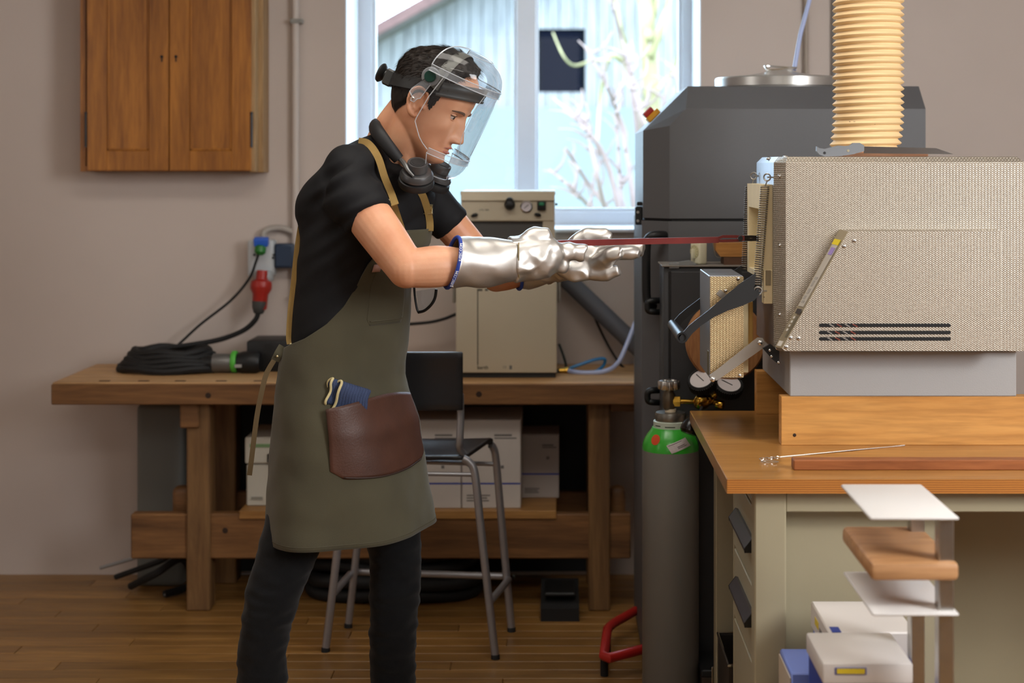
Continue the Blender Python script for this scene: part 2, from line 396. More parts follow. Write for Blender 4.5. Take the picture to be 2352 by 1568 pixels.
for st in stems:
    for k in range(9):
        t = rs.uniform(.35, .95)*(len(st)-1); i = int(t); i = min(i, len(st)-2); f = t-i
        x = st[i][0]+(st[i+1][0]-st[i][0])*f; y = st[i][1]+(st[i+1][1]-st[i][1])*f
        L = rs.uniform(25, 85); a = rs.uniform(-2.6, -.5); d = BD+rs.uniform(-.3, .3)
        limb(shrub, 'twig', [P(x, y, d), P(x+L*.5*math.cos(a)+rs.uniform(-5, 5), y+L*.5*math.sin(a), d+.05), P(x+L*math.cos(a-.25), y+L*math.sin(a-.25), d+.1)], .009, .004, M_twig)
# ------------------------------------------------------------------ wall cabinet (left)
M_pine = wood('stained_pine', 'b8772c', '7a4715', 'Z', 1.0, .4, coat=.1)
M_pine_e = wood('pale_pine_edge', 'b08e62', '8d6a42', 'Z', 1.0, .5)
CD = 5.06; cx1 = XX(583, CD); cx0 = XX(180, CD); cz0 = ZZ(394, CD); cz1 = 2.12
cab = thing('wall_cabinet', 'stained pine wall cabinet with panelled doors hanging on the back wall', 'cabinet', ((cx0+cx1)/2, CD+.08, cz0))
m = MB(); m.box(cx0, cx1, CD+.02, WD-.002, cz0, cz0+.018); m.box(cx0, cx1, CD+.02, WD-.002, cz1-.018, cz1); m.box(cx0, cx0+.018, CD+.02, WD-.002, cz0+.018, cz1-.018); m.box(cx0, cx1, WD-.012, WD-.002, cz0, cz1)
m.build('body', M_pine, cab)
MB().box(cx1-.018, cx1+.004, CD+.005, WD-.002, cz0-.002, cz1, .003).build('side_panel', M_pine_e, cab)
MB().box(cx1-.012, cx1+.02, CD+.06, WD-.002, cz0-.003, cz1, .002).build('edge_batten', M_pine_e, cab)
for k, (a, b) in enumerate(((389, 577), (199, 387))):
    x0, x1 = XX(a, CD), XX(b, CD); sw = .066
    d = thing('door', '', '') if False else None
    st = MB(); st.box(x0, x0+sw, CD, CD+.02, cz0+.003, cz1-.003, .002); st.box(x1-sw, x1, CD, CD+.02, cz0+.003, cz1-.003, .002)
    st.box(x0+sw, x1-sw, CD, CD+.02, cz0+.003, cz0+.07, .002); st.box(x0+sw, x1-sw, CD, CD+.02, cz1-.075, cz1-.003, .002)
    dr = st.build('door', M_pine, cab)
    MB().box(x0+sw, x1-sw, CD+.010, CD+.018, cz0+.07, cz1-.075).build('door_panel', M_pine, dr)
    m = MB(); q = .007
    for (p0, p1, p2, p3) in ((x0+sw, x0+sw+q, cz0+.07, cz1-.075), (x1-sw-q, x1-sw, cz0+.07, cz1-.075), (x0+sw, x1-sw, cz0+.07, cz0+.07+q)):
        m.box(p0, p1, CD+.005, CD+.012, p2, p3, .002)
    m.build('panel_moulding', M_pine, dr)
    kx = x0+.022 if k == 0 else x1-.022
    MB().lathe([(.005, 0), (.005, .004)], (kx, CD-.002, ZZ(130, CD)), (0, 1, 0), 12).box(kx-.002, kx+.002, CD-.002, CD+.001, ZZ(142, CD), ZZ(130, CD)).build('keyhole', M_black, dr)
    hx = x1+.002 if k == 0 else x0-.002
    for zz in (ZZ(300, CD), ZZ(300, CD)+.55):
        MB().tube([(hx, CD-.003, zz-.055), (hx, CD-.003, zz+.055)], .004, 8).sphere((hx, CD-.003, zz+.058), .005, 8, 6).build('hinge', M_dark, dr)
# ------------------------------------------------------------------ pipes on the wall
def pipe(name, label, px, r, z0, z1, mt, clampz=()):
    x = XX(px, WD); t = thing(name, label, 'pipe', (x, WD-r-.006, z0))
    MB().tube([(x, WD-r-.006, z0), (x, WD-r-.006, z1)], r, 16).build('tube', mt, t, True)
    for c in clampz:
        MB().box(x-r-.004, x+r+.012, WD-2*r-.010, WD-.001, c-.008, c+.008, .003).build('clamp', mat('grey_clamp', '8b8983', .5), t)
M_pipe = mat('painted_pipe', 'bfb4ac', .6)
pipe('wall_pipe', 'painted vertical pipe beside the wall cabinet', 681, .013, .75, 2.7, M_pipe, (ZZ(50, WD), .95))
pipe('cable_conduit', 'thin brown grey conduit running up the wall above the metal pot', 1850, .008, .0, 2.7, mat('conduit', '9d9083', .5))
pipe('wall_pipe', 'narrow dark wall pipe partly hidden behind the ribbed hose', 1914, .007, .0, 2.7, mat('conduit2', '7d7a78', .5))
# ------------------------------------------------------------------ power sockets
SZ = WD-.002
t = thing('power_outlet', 'white wall power outlet with blue flap and red industrial plug socket', 'outlet', P(607, 640, SZ))
m = MB(); m.box(XX(577, SZ), XX(637, SZ), SZ-.07, SZ, ZZ(632, SZ), ZZ(549, SZ), .01, 3); m.build('housing', mat('outlet_white', 'b9bdc0', .4), t, True)
c = P(607, 627, SZ-.07)
MB().lathe([(.030, -.004), (.032, .0), (.032, .02), (.024, .03)], c, (0, -.35, -1), 20).build('socket_collar', mat('outlet_grey', '9fa3a5', .4), t, True)
MB().obox(P(600, 555, SZ-.09), .024, .014, .014, Matrix.Rotation(.3, 3, 'X'), .004, 2).build('flap', mat('outlet_blue', '2a5fc4', .4), t)
for x, y in ((584, 585), (629, 585), (627, 592)):
    MB().lathe([(.004, 0), (.004, .004)], P(x, y, SZ-.074), (0, 1, 0), 8).build('screw', M_dark, t)
t = thing('plug', 'green plug with thin black cable in the blue socket', 'plug', P(598, 580, SZ-.1))
MB().lathe([(.012, -.012), (.019, -.006), (.019, .012), (.010, .02)], P(598, 572, SZ-.1), (-.1, -.3, -1), 14).build('body', mat('green_plastic', '1f6a24', .4), t, True)
m = MB(); ctube(m, [P(596, 578, SZ-.1), P(588, 600, SZ-.1), P(572, 640, SZ-.09), P(530, 690, SZ-.08), P(460, 745, SZ-.08), P(395, 803, SZ-.1), P(350, 822, SZ-.12)], .0045, 8, 8); m.build('cable', M_rubber, t, True)
t = thing('plug', 'red industrial plug hanging with thick black cable', 'plug', P(597, 700, SZ-.1))
ax = Vector((-.06, -.1, -1))
MB().lathe([(.018, -.05), (.020, -.02), (.034, -.012), (.036, .0), (.036, .012), (.026, .03), (.025, .075), (.024, .08)], P(600, 655, SZ-.1), ax, 20).build('body', mat('red_plastic', '9c1f14', .4, var=.08), t, True)
MB().lathe([(.025, 0), (.023, .02), (.017, .038), (.012, .042)], P(596, 692, SZ-.11), ax, 20).build('gland', mat('plug_grey', '3d3d3c', .5), t, True)
m = MB(); ctube(m, [P(594, 715, SZ-.115), P(586, 735, SZ-.115), P(560, 758, SZ-.11), P(510, 778, SZ-.11), P(450, 790, SZ-.12), P(380, 800, SZ-.13), P(330, 815, SZ-.14)], .0085, 10, 8); m.build('cable', M_rubber, t, True)
t = thing('junction_box', 'dark blue junction box on the wall beside the white outlet', 'box', P(659, 612, SZ))
MB().box(XX(638, SZ), XX(681, SZ), SZ-.06, SZ, ZZ(613, SZ), ZZ(558, SZ), .005, 2).build('body', mat('navy_plastic', '22344c', .45), t, True)
MB().box(XX(641, SZ), XX(678, SZ), SZ-.066, SZ-.06, ZZ(609, SZ), ZZ(562, SZ), .002).build('cover', mat('navy_plastic', '22344c', .45), t, True)
m = MB(); ctube(m, [P(606, 549, SZ-.03), P(606, 535, SZ-.03), P(620, 525, SZ-.02), P(650, 524, SZ-.015), P(683, 537, SZ-.015)], .011, 10, 8)
tag(m.build('flexible_conduit', mat('conduit_grey', 'a49c94', .6), None, True), 'pale flexible conduit curving from the white outlet to the wall pipe', 'conduit')
# ------------------------------------------------------------------ long workbench at the wall
BF = 4.757; BZ = ZZ(878, BF)                      # front depth, top height
M_bench = wood('bench_wood', '94683c', '54361b', 'X', .8, .55, contrast=(.3, .75))
M_btop_lit = wood('bench_top_lit_wood', 'd6ab78', 'a67d4f', 'X', .8, .5)  # pale top wood, lightened further for the light falling on it
M_bleg = wood('bench_leg_wood', '8d6a40', '57391d', 'Z', .8, .6)
bench = thing('workbench', 'long old wooden workbench with thick top along the back wall', 'workbench', (-.6, 4.98, 0))
bx0, bx1 = XX(120, BF), .42
ys = [BF, 4.875, 4.99, 5.10, WD-.008]
for i in range(4):
    z0 = BZ-.064 if i else BZ-.064
    MB().box(bx0, bx1, ys[i]+.0008, ys[i+1]-.0008, z0, BZ-random.uniform(0, .001), .003, 2).build('top_board', M_btop_lit if i else M_btop_lit, bench)
MB().box(bx0, bx1, BF-.012, BF, BZ-.068, BZ-.004, .003).build('front_apron', M_bench, bench)
for px in (414, 508, 595, 330, 240):
    x = XX(px, BF+.03); MB().box(x-.017, x+.017, BF+.022, BF+.040, BZ-.006, BZ+.0012, .001).build('dog_hole_insert', mat('dog_hole', '4a3018', .8), bench)
LD = 4.79
def leg(px0, px1, d0, d1): MB().box(XX(px0, LD), XX(px1, LD), d0, d1, 0, BZ-.064, .004).build('leg', M_bleg, bench)
leg(428, 482, LD, LD+.08); leg(1352, 1401, LD, LD+.08); leg(440, 494, 5.1, 5.18); leg(1352, 1401, 5.1, 5.18)
MB().box(XX(413, LD-.01), XX(456, LD-.01), LD-.012, LD+.09, ZZ(982, LD), BZ-.068, .004).build('bracket_block', M_bench, bench)
MB().box(XX(1402, LD), XX(1470, LD), LD, LD+.1, ZZ(945, LD), BZ-.066, .004).build('bracket_block', M_bench, bench)
SD0 = LD+.012
MB().box(XX(300, SD0), XX(1449, SD0), SD0, SD0+.045, ZZ(1283, SD0), ZZ(1180, SD0), .004).build('stretcher', M_bench, bench)
MB().box(XX(482, 5.12), XX(1352, 5.12), 5.12, 5.165, ZZ(1283, SD0), ZZ(1180, SD0), .004).build('stretcher', M_bench, bench)
for a, b in ((1402, 1440), (380, 427)):
    MB().box(XX(a, LD), XX(b, LD), LD+.07, LD+.13, ZZ(1215, LD), ZZ(1130, LD), .02, 3).build('wedge', M_bench, bench, True)
shz = ZZ(1167, 4.83)
MB().box(XX(550, 4.80), XX(1278, 4.80), 4.795, 5.16, shz-.026, shz, .002).build('shelf_board', wood('shelf_pine', 'b98a4e', '8d6231', 'X', .8, .5), bench)
for px, py in ((517, 1218), (478, 908), (1100, 905)):
    c = P(px, py, BF-.013 if py < 1000 else SD0-.001); MB().lathe([(.009, 0), (.008, -.001), (.002, -.0012)], c, (0, 1, 0), 12).build('knot', mat('knot', '2c1a0d', .8), bench)
# things on the shelf
M_card = mat('white_card', 'c6bfb8', .7, var=.03, vscale=6)
M_blue = mat('print_blue', '2b3f9a', .6); M_ink = mat('print_grey', '6d6a68', .7)
def carton(label, x0, x1, d, z0, z1, depth, line=True, body=None, lid=True):
    t = thing('cardboard_box', label, 'box', ((x0+x1)/2, d+depth/2, z0), 'cartons on the bench shelf')
    MB().box(x0, x1, d, d+depth, z0, z1, .002).build('carton', body or M_card, t)
    if line: MB().box(x0+.0005, x1-.0005, d-.0006, d, z0+.076, z0+.081).build('stripe', M_blue, t)
    for k, (u, v, w, h) in enumerate(((.55, .82, .3, .006), (.55, .79, .38, .004), (.08, .14, .4, .004), (.08, .11, .35, .004), (.08, .08, .38, .004))):
        a = x0+(x1-x0)*u; MB().box(a, min(a+(x1-x0)*w, x1-.004), d-.0005, d, z0+(z1-z0)*v, z0+(z1-z0)*v+h).build('print_line', M_ink, t)
    s = .010; a = x0+(x1-x0)*.66; b = z0+.126
    MB().box(a, a+s, d-.0006, d, b, b+s).build('print_mark', M_ink, t)
    if lid: MB().box(x0-.0005, x1+.0005, d-.0008, d+depth, z1-.001, z1+.0008).build('lid_flap', body or M_card, t)
    return t
z1 = ZZ(965, 4.83)
carton('white carton with blue stripe, left of two behind the stool', XX(925, 4.83), XX(1059, 4.83), 4.83, shz, z1, .28)
carton('white carton with blue stripe, right of two behind the stool legs', XX(1061, 4.83), XX(1196, 4.83), 4.83, shz, z1, .28)
carton('smaller greyish carton set back beside the two white cartons', XX(1198, 4.98), XX(1284, 4.98), 4.98, shz, ZZ(998, 4.98), .17, True, mat('grey_card', 'a89f99', .75))
t = thing('storage_box', 'off white storage box with green edge under the bench', 'box', P(600, 1160, 4.9))
x0, x1 = XX(566, 4.86), XX(700, 4.86); zt = ZZ(1003, 4.86); M_sb = mat('box_offwhite', 'bdb9ac', .6)
MB().box(x0, x1, 4.86, 5.1, shz, ZZ(1066, 4.86), .004).build('tub', M_sb, t)
MB().box(x0-.004, x1+.004, 4.853, 5.1, ZZ(1064, 4.86), zt, .006, 2).build('lid', M_sb, t)
MB().box(x0+.012, x1-.004, 4.8515, 4.8535, ZZ(1026, 4.86), ZZ(1018, 4.86)).build('green_band', mat('green_print', '6f8f63', .6), t)
MB().box(XX(614, 4.85), XX(640, 4.85), 4.845, 4.853, ZZ(1062, 4.85), ZZ(1042, 4.85), .002).build('latch', M_black, t)
MB().box(XX(577, 4.86), XX(603, 4.86), 4.857, 4.86, ZZ(1147, 4.86), ZZ(1140, 4.86)).build('grip', mat('box_shadow', '8f8b80', .7), t)
# clutter on the floor below
t = thing('hose_coil', 'coiled black hose lying on the floor under the bench', 'hose', P(900, 1380, 4.95))
for k in range(4):
    c = Vector((XX(905, 4.97), 4.97, .026+k*.045)); pts = [c+Vector(((.27+.015*math.sin(k*2+a))*math.cos(a), .115*math.sin(a)-.02*(k % 2), .006*math.sin(3*a+k))) for a in [2*math.pi*i/28 for i in range(28)]]
    MB().tube(pts, .022, 10, closed=True).build('loop', M_rubber, t, True)
t = thing('foot_pedal', 'black foot pedal on the floor beside the right bench leg', 'pedal', P(1285, 1420, 4.72))
xa, xb = XX(1242, 4.72), XX(1330, 4.72)
m = MB(); q = [Vector((xa, y, z)) for y, z in ((4.68, 0), (4.68, .04), (4.70, .05), (4.86, .085), (4.86, 0))]
m.prism(q, [p+Vector((xb-xa, 0, 0)) for p in q]); m.build('housing', M_rubber, t)
MB().box(xa+.012, xb-.012, 4.70, 4.85, .07, .082, .004, M=Matrix.Translation((0, 0, 0))).build('tread', M_black, t)
t = thing('cable_bundle', 'black and grey cables lying behind the left bench leg', 'cable', P(410, 1330, 5.0))
for k in range(3):
    m = MB(); ctube(m, [Vector((XX(300, 5)-.05*k, 5.0, .02+.03*k)), Vector((XX(370, 5), 4.93+.03*k, .08+.03*k)), Vector((XX(425, 5), 4.96+.02*k, .12+.02*k)), Vector((XX(440, 5), 5.0, .03)), Vector((XX(390, 5), 4.93, .014))], .012-.003*k, 8, 8)
    m.build('loop', M_rubber if k < 2 else mat('grey_cable', '8a8a8a', .5), t, True)
tag(MB().box(XX(300, 5.0), XX(412, 5.0), 5.06, 5.18, 0, ZZ(935, 5.0), .02, 3).build('tool_case', mat('grey_case', '6b6d69', .6), None, True), 'grey tool case behind the left bench leg', 'case')
MATS['grey_case']
tag(MB().box(XX(500, 5.12), XX(1350, 5.12), 5.185, 5.2, .02, .62).build('shade_panel', mat('under_bench_shade', '1a1c1e', .8)), 'added dark sheet standing in for shade under the workbench', 'panel')  # dark sheet added to paint the deep shade under the bench
# tools on the bench top
t = thing('angle_grinder', 'black power grinder with green ring lying on the bench top', 'power tool', P(540, 830, 5.0))
gd = 4.98; gz = BZ+.032
ax = Vector((1, 0, 0)); c = Vector((XX(470, gd), gd, gz))
MB().lathe([(.016, -.09), (.021, -.07), (.024, 0), (.026, .06), (.03, .07)], c, ax, 18).build('handle', M_black, t, True)
MB().lathe([(.031, .0), (.031, .055), (.029, .06)], Vector((XX(490, gd), gd, gz)), ax, 18).build('metal_collar', mat('dull_grey', '6f6d6a', .4, .6), t, True)
MB().lathe([(.034, 0), (.036, .003), (.036, .014), (.034, .017)], Vector((XX(533, gd), gd, gz+.004)), ax, 20).build('ring', mat('bright_green', '4fae3a', .5), t, True)
MB().lathe([(.03, 0), (.036, .02), (.037, .06), (.03, .075)], Vector((XX(545, gd), gd, gz+.002)), ax, 18).build('head', M_black, t, True)
MB().box(XX(540, gd-.03), XX(556, gd-.03), gd-.039, gd-.034, gz-.01, gz+.0).build('label', mat('label_grey', '9a9895', .6), t)
t = thing('tool_case', 'flat black tool case on the bench behind the apron', 'case', P(620, 820, 5.05))
MB().box(XX(566, 5.0), XX(690, 5.0), 5.0, 5.17, BZ, ZZ(783, 5.0), .006, 2).build('body', M_black, t, True)
for k in range(3): MB().box(XX(607, 5.0), XX(626, 5.0), 4.997, 5.0, ZZ(802-k*5, 5.0), ZZ(800-k*5, 5.0)).build('vent_slot', M_dark, t)
t = thing('tool_bag', 'black cable hank piled on the left end of the bench', 'cable', P(420, 830, 5.0))
for k in range(5):
    c = Vector((XX(395, 5.03), 5.03, BZ+.014+.013*k)); pts = [c+Vector(((.17-.012*k)*math.cos(a), (.11-.006*k)*math.sin(a), .004*math.sin(5*a+k))) for a in [2*math.pi*i/24 for i in range(24)]]
    MB().tube(pts, .013, 8, closed=True).build('loop', M_rubber, t, True)
t.name = 'cable_hank'
WORLD['cable_hank'] = WORLD.get('tool_bag', Matrix.Identity(4))
# ------------------------------------------------------------------ beige filter unit on the bench
UD = 4.85
M_beige = mat('beige_enamel', 'bdb29b', .45, var=.02, bump=.05, bscale=300)
M_beige2 = mat('beige_edge', 'cfc4ac', .45)
un = thing('filter_unit', 'beige cabinet unit with control panel standing on the bench', 'machine', P(1160, 865, UD+.12))
x0, x1 = XX(1047, UD), XX(1279, UD); zb = ZZ(856, UD); zm = ZZ(572, UD); zt = ZZ(446, UD)
MB().box(x0, x1, UD, UD+.26, zb, zm-.002, .004, 2).build('body', M_beige, un, True)
MB().box(x0+.02, x1-.004, UD+.012, UD+.24, BZ, zb, .002).build('base', M_dark, un)
ux0, ux1 = XX(1059, UD), XX(1274, UD)
m = MB(); m.box(ux0, ux1, UD+.05, UD+.26, zm-.002, zt-.002); m.box(ux0, ux0+.006, UD, UD+.05, zm-.002, ZZ(508, UD)); m.box(ux1-.038, ux1, UD, UD+.05, zm-.002, ZZ(508, UD))
m.build('upper_body', M_beige, un)
MB().box(ux0+.006, ux1-.038, UD+.012, UD+.05, zm-.002, ZZ(508, UD)).build('dark_recess', mat('recess_grey', '4c4b49', .6, bump=.1), un)
MB().box(ux0, ux1, UD-.004, UD+.05, ZZ(508, UD), zt-.002, .003).build('control_panel', M_beige, un)
MB().box(ux0-.002, ux1+.002, UD-.012, UD+.262, zt-.004, zt+.010, .003).box(ux0, ux1, UD-.012, UD-.004, ZZ(461, UD), zt, .002).build('lid', M_beige2, un)
fd = UD-.004
cc = P(1171, 470, fd); MB().lathe([(.017, 0), (.017, -.012), (.014, -.016), (.012, -.03), (.009, -.032)], cc, (0, 1, .0), 20).build('knob', M_black, un, True)
MB().lathe([(.012, 0), (.012, -.028), (.010, -.031)], P(1171, 461, fd), (0, 1, 0), 16).build('knob', M_black, un, True)
cc = P(1209, 474, fd); MB().lathe([(.0195, 0), (.0195, -.006), (.016, -.008), (.0158, -.004)], cc, (0, 1, 0), 24, cap=False).build('gauge_rim', M_chrome, un, True)
g = MB().lathe([(.0162, 0), (.0162, -.0035)], cc, (0, 1, 0), 20).build('gauge_face', mat('gauge_white', 'cfc8cc', .4), un)
MB().obox(cc+Vector((0, -.005, 0)), .009, .0005, .0009, Matrix.Rotation(-.7, 3, 'Y')).build('needle', M_dark, g)
MB().box(XX(1234, fd), XX(1254, fd), fd-.012, fd, ZZ(483, fd), ZZ(462, fd), .003, 2).build('switch_housing', M_black, un, True)
MB().box(XX(1238, fd), XX(1250, fd), fd-.016, fd-.011, ZZ(472, fd), ZZ(464, fd), .002).build('green_button', mat('switch_green', '1d7a55', .35), un)
for px, py, a in ((1090, 494, .3), (1235, 493, -.2)):
    MB().sphere(P(px, py, fd-.008), .011, 14, 8, (1.05, .7, .55), Matrix.Rotation(-a, 3, 'Y')).build('turn_knob', M_black, un, True)
for px, s in ((1057, -1), (1275, 1)):
    MB().lathe([(.004, 0), (.004, .006), (.002, .008)], P(px, 469, UD+.03), (s, 0, 0), 10).build('screw', M_dark, un, True)
text('lettering', 'LMU 300', .0085, P(1112, 482, fd-.0006), (1, 0, 0), (0, 0, 1), M_ink, un)
MB().box(XX(1096, UD), XX(1098.5, UD), UD-.0006, UD, ZZ(838, UD), ZZ(664, UD)).build('print_line', mat('print_dark', '57524a', .6), un)
MB().box(XX(1096, UD), XX(1108, UD), UD-.0006, UD, ZZ(668, UD), ZZ(663, UD)).box(XX(1114, UD), XX(1121, UD), UD-.0006, UD, ZZ(668, UD), ZZ(663, UD)).build('print_mark', mat('print_dark', '57524a', .6), un)
text('logo_lettering', 'barth', .0165, P(1096, 844, UD-.0006), (1, 0, 0), (0, 0, 1), mat('print_black', '2a2621', .6), un, 'LEFT')
text('mark_lettering', 'CE', .010, P(1159, 843, UD-.0006), (1, 0, 0), (0, 0, 1), M_ink, un)
MB().box(XX(1170, UD), XX(1176, UD), UD-.0006, UD, ZZ(848, UD), ZZ(839, UD)).build('print_mark', M_ink, un)
MB().box(XX(1281, UD+.06), XX(1288, UD+.06), UD+.05, UD+.13, ZZ(700, UD), ZZ(640, UD), .005, 2).build('side_handle', mat('handle_grey', '8f8a80', .5), un, True)
MB().box(XX(1040, UD+.06), XX(1047, UD+.06), UD+.05, UD+.13, ZZ(700, UD), ZZ(640, UD), .005, 2).build('side_handle', mat('handle_grey', '8f8a80', .5), un, True)
# hoses and cables right of the unit
def cable(name, label, cat, pts, r, mt, n=8):
    m = MB(); ctube(m, pts, r, n, 8); return tag(m.build(name, mt, None, True), label, cat)
cable('air_hose', 'pale blue translucent air hose rising from the bench toward the grey machine', 'hose', [P(1305, 851, 4.97), P(1340, 856, 4.95), P(1390, 852, 4.95), P(1420, 832, 4.95), P(1440, 790, 4.97), P(1462, 735, 5.0), P(1485, 690, 5.05), P(1520, 640, 5.1)], .0075, M_bluegrey)
cable('air_hose', 'blue air hose looped on the bench top by the beige unit', 'hose', [P(1302, 848, 5.0), P(1330, 838, 5.0), P(1365, 826, 5.01), P(1388, 824, 5.02), P(1388, 836, 5.03), P(1376, 848, 5.02), P(1362, 855, 4.97), P(1350, 855, 5.0)], .0055, mat('blue_hose', '2f7fb8', .4))
cable('extension_cord', 'thin black power cord running diagonally down the wall below the window', 'cord', [P(1318, 620, 5.19), P(1345, 680, 5.19), P(1380, 760, 5.18), P(1410, 815, 5.16), P(1436, 846, 5.12), P(1470, 850, 5.1)], .004, M_rubber)
cable('extension_cord', 'short dark cord standing up behind the beige unit corner', 'cord', [P(1284, 790, 5.13), P(1290, 806, 5.12), P(1298, 830, 5.1), P(1301, 846, 5.06)], .0045, mat('cord_green', '23302e', .6))
cable('extension_cord', 'black cord between the apron and the beige unit', 'cord', [P(930, 745, 5.1), P(985, 740, 5.1), P(1020, 732, 5.1), P(1046, 722, 5.1), P(1075, 712, 5.1)], .0055, M_rubber)
t = thing('hose_coupling', 'small brass hose coupling at the end of the pale hose', 'coupling', P(1300, 858, 4.98))
MB().lathe([(.006, -.02), (.009, -.018), (.009, 0), (.012, .002), (.012, .014), (.008, .018)], P(1297, 851, 4.98), (1, 0, 0), 12).build('brass_body', mat('brass', 'b9903f', .25, 1.), t, True)
MB().lathe([(.012, -.03), (.013, -.01), (.009, 0)], P(1285, 855, 4.98), (1, 0, .1), 12).build('black_end', M_rubber, t, True)
m = MB(); a, b = P(1300, 640, 5.15), P(1520, 850, 5.05)
ctube(m, [a+Vector((-.1, .01, .1)), a, (a+b)/2, b], .031, 16, 10); tag(m.build('suction_hose', mat('hose_grey', '55565c', .6), None, True), 'thick dark grey suction hose slanting down behind the grey machine', 'hose')
# ------------------------------------------------------------------ bar stool
M_leg = mat('silver_paint', 'a3a2a5', .35, .7, var=.04, vscale=40)
st = thing('bar_stool', 'black bar stool with grey tubular legs in front of the bench', 'stool', P(960, 1480, 4.45))
M_seat = mat('stool_black', '17181b', .3, spec=.6, bump=.05, bscale=200)
nl, nr, fl, fr = P(812, 1040, 4.36), P(1066, 1040, 4.34), P(858, 994, 4.60), P(1138, 992, 4.58)
sz = .585
for p in (nl, nr): p.z = sz-.012
for p in (fl, fr): p.z = sz+.008
rings = []
for i in range(15):
    v = i/14; rg = []
    for j in range(17):
        u = j/16; p = (nl*(1-u)+nr*u)*(1-v)+(fl*(1-u)+fr*u)*v
        p.z += -.012*math.sin(math.pi*u)*math.sin(math.pi*v)-.02*max(0, (v-.8)/.2)**2
        if i in (0, 14) and j in (0, 16): p += ((nl+fr)/2-p)*.05
        rg.append(p)
    rings.append(rg)
m = MB(); m.loft(rings, False, closed=False); so = m.build('seat', M_seat, st, 2)
md = so.modifiers.new('t', 'SOLIDIFY'); md.thickness = .014; md.offset = -1
md = so.modifiers.new('b', 'BEVEL'); md.width = .004; md.segments = 2
r = .0115
NRb, NLb, FRb = P(1138, 1513, 4.325), P(748, 1495, 4.39), P(1175, 1450, 4.58); FLb = P(800, 1440, 4.62)
for b in (NRb, NLb, FRb, FLb): b.z = .0
NRt, NLt, FRt, FLt = P(1088, 1050, 4.34), P(798, 1050, 4.37), P(1137, 1012, 4.57), P(845, 1012, 4.6)
for tp, b, inn in ((NRt, NRb, (-.03, 0, .012)), (NLt, NLb, (.03, 0, .012)), (FRt, FRb, (-.012, -.01, .01)), (FLt, FLb, (.012, -.01, .01))):
    tp.z = .55; i = Vector(inn); m = MB()
    ctube(m, [tp+i*1.0+Vector((0, 0, .004)), tp+i*.45, tp+(b-tp)*.05, tp+(b-tp)*.3, tp+(b-tp)*.65, b+Vector((0, 0, .006))], r, 12, 6); m.build('leg', M_leg, st, True)
    MB().lathe([(r+.001, 0), (r+.001, .012), (r, .014)], b, (0, 0, 1), 12).build('foot_cap', M_rubber, st, True)
def lp(tp, b, z): f = (tp.z-z)/(tp.z-b.z); return tp+(b-tp)*f
a1, a2 = lp(NLt, NLb, .165), lp(FLt, FLb, .163)+Vector((-.01, .03, 0)); a3 = lp(FRt, FRb, .158)+Vector((.012, .03, 0)); a4 = lp(NRt, NRb, .158)
m = MB(); m.tube([a1, a1*.5+a2*.5, a2+(a1-a2)*.12, a2+(a3-a2)*.04, a2*.5+a3*.5, a3+(a2-a3)*.04, a3+(a4-a3)*.12, a4*.5+a3*.5, a4], .0105, 12); m.build('footrest', M_leg, st, True)
m = MB(); m.tube([lp(FLt, FLb, .51), lp(FRt, FRb, .505)], .007, 10); m.build('rail', M_leg, st, True)
m = MB(); m.tube([lp(NLt, NLb, .52), lp(NRt, NRb, .52)], .006, 10); m.build('rail', M_leg, st, True)
bd = 4.33
for px in (1057, 823):
    m = MB(); ctube(m, [P(px, 905, bd+.008), P(px+1, 960, bd+.004), P(px-1, 1010, bd+.002), P(px-2, 1030, bd+.012), P(px+8*(1 if px > 900 else -1), 1042, bd+.03)], .0105, 12, 6); m.build('back_post', M_leg, st, True)
rings = []
for i in range(9):
    rg = []
    for j in range(17):
        u = j/16; px = 812+u*(1063-812); py = 808+(942-808)*i/8
        rg.append(P(px, py, bd-.012+.03*(1-(2*u-1)**2)*-.6+.004*math.sin(math.pi*i/8)))
    rings.append(rg)
m = MB(); m.loft(rings, False, closed=False); so = m.build('backrest', M_seat, st, 2)
md = so.modifiers.new('t', 'SOLIDIFY'); md.thickness = .011; md.offset = 0
md = so.modifiers.new('b', 'BEVEL'); md.width = .003; md.segments = 2
# ------------------------------------------------------------------ big dark grey machine with bevelled hood
M_mach = mat('grey_powdercoat', '515153', .5, bump=.25, bscale=500, var=.02)
MF, MBk = 4.22, 4.735; ML = XX(1477, 4.29); MR = 1.02
mach = thing('grinding_machine', 'large dark grey machine cabinet with sloping hood corners beside the window', 'machine', ((ML+MR)/2, 4.48, 0))
seam = ZZ(505, MF); lt = ZZ(300, 4.29); ft = ZZ(250, MF); top = ZZ(198, 4.30); cxx = XX(1538, MF); bxx = XX(1580, 4.30)
def octo(z, x0, x1, y0, y1, ch, chy): return [Vector(p) for p in ((x0+ch, y0, z), (x1, y0, z), (x1, y1, z), (x0, y1, z), (x0, y0+chy, z))]
ch = cxx-ML
m = MB()
b = octo(seam+.004, ML, MR, MF, MBk, ch, .07)
t1 = [Vector((ML+ch+.045, MF, ft)), Vector((MR, MF, ft)), Vector((MR, MBk, ft)), Vector((ML, MBk, lt)), Vector((ML, MF+.07, lt))]
t0 = Vector((ML+ch, MF, lt+.012))
tt = [Vector((bxx, MF+.08, top)), Vector((MR, MF+.08, top)), Vector((MR, MBk, top)), Vector((bxx, MBk, top))]
vs = b+[t1[0], t1[1], t1[2], t1[3], t1[4], t0]+tt   # 0-4 bottom, 5.. t1, 10 t0, 11-14 top
fs = [(0, 1, 6, 5, 10), (1, 2, 7, 6), (2, 3, 8, 14, 13, 7), (3, 4, 9, 8), (4, 0, 10, 9), (9, 10, 5, 11), (5, 6, 12, 11), (6, 7, 13, 12), (9, 11, 14, 8), (11, 12, 13, 14), (4, 3, 2, 1, 0)]
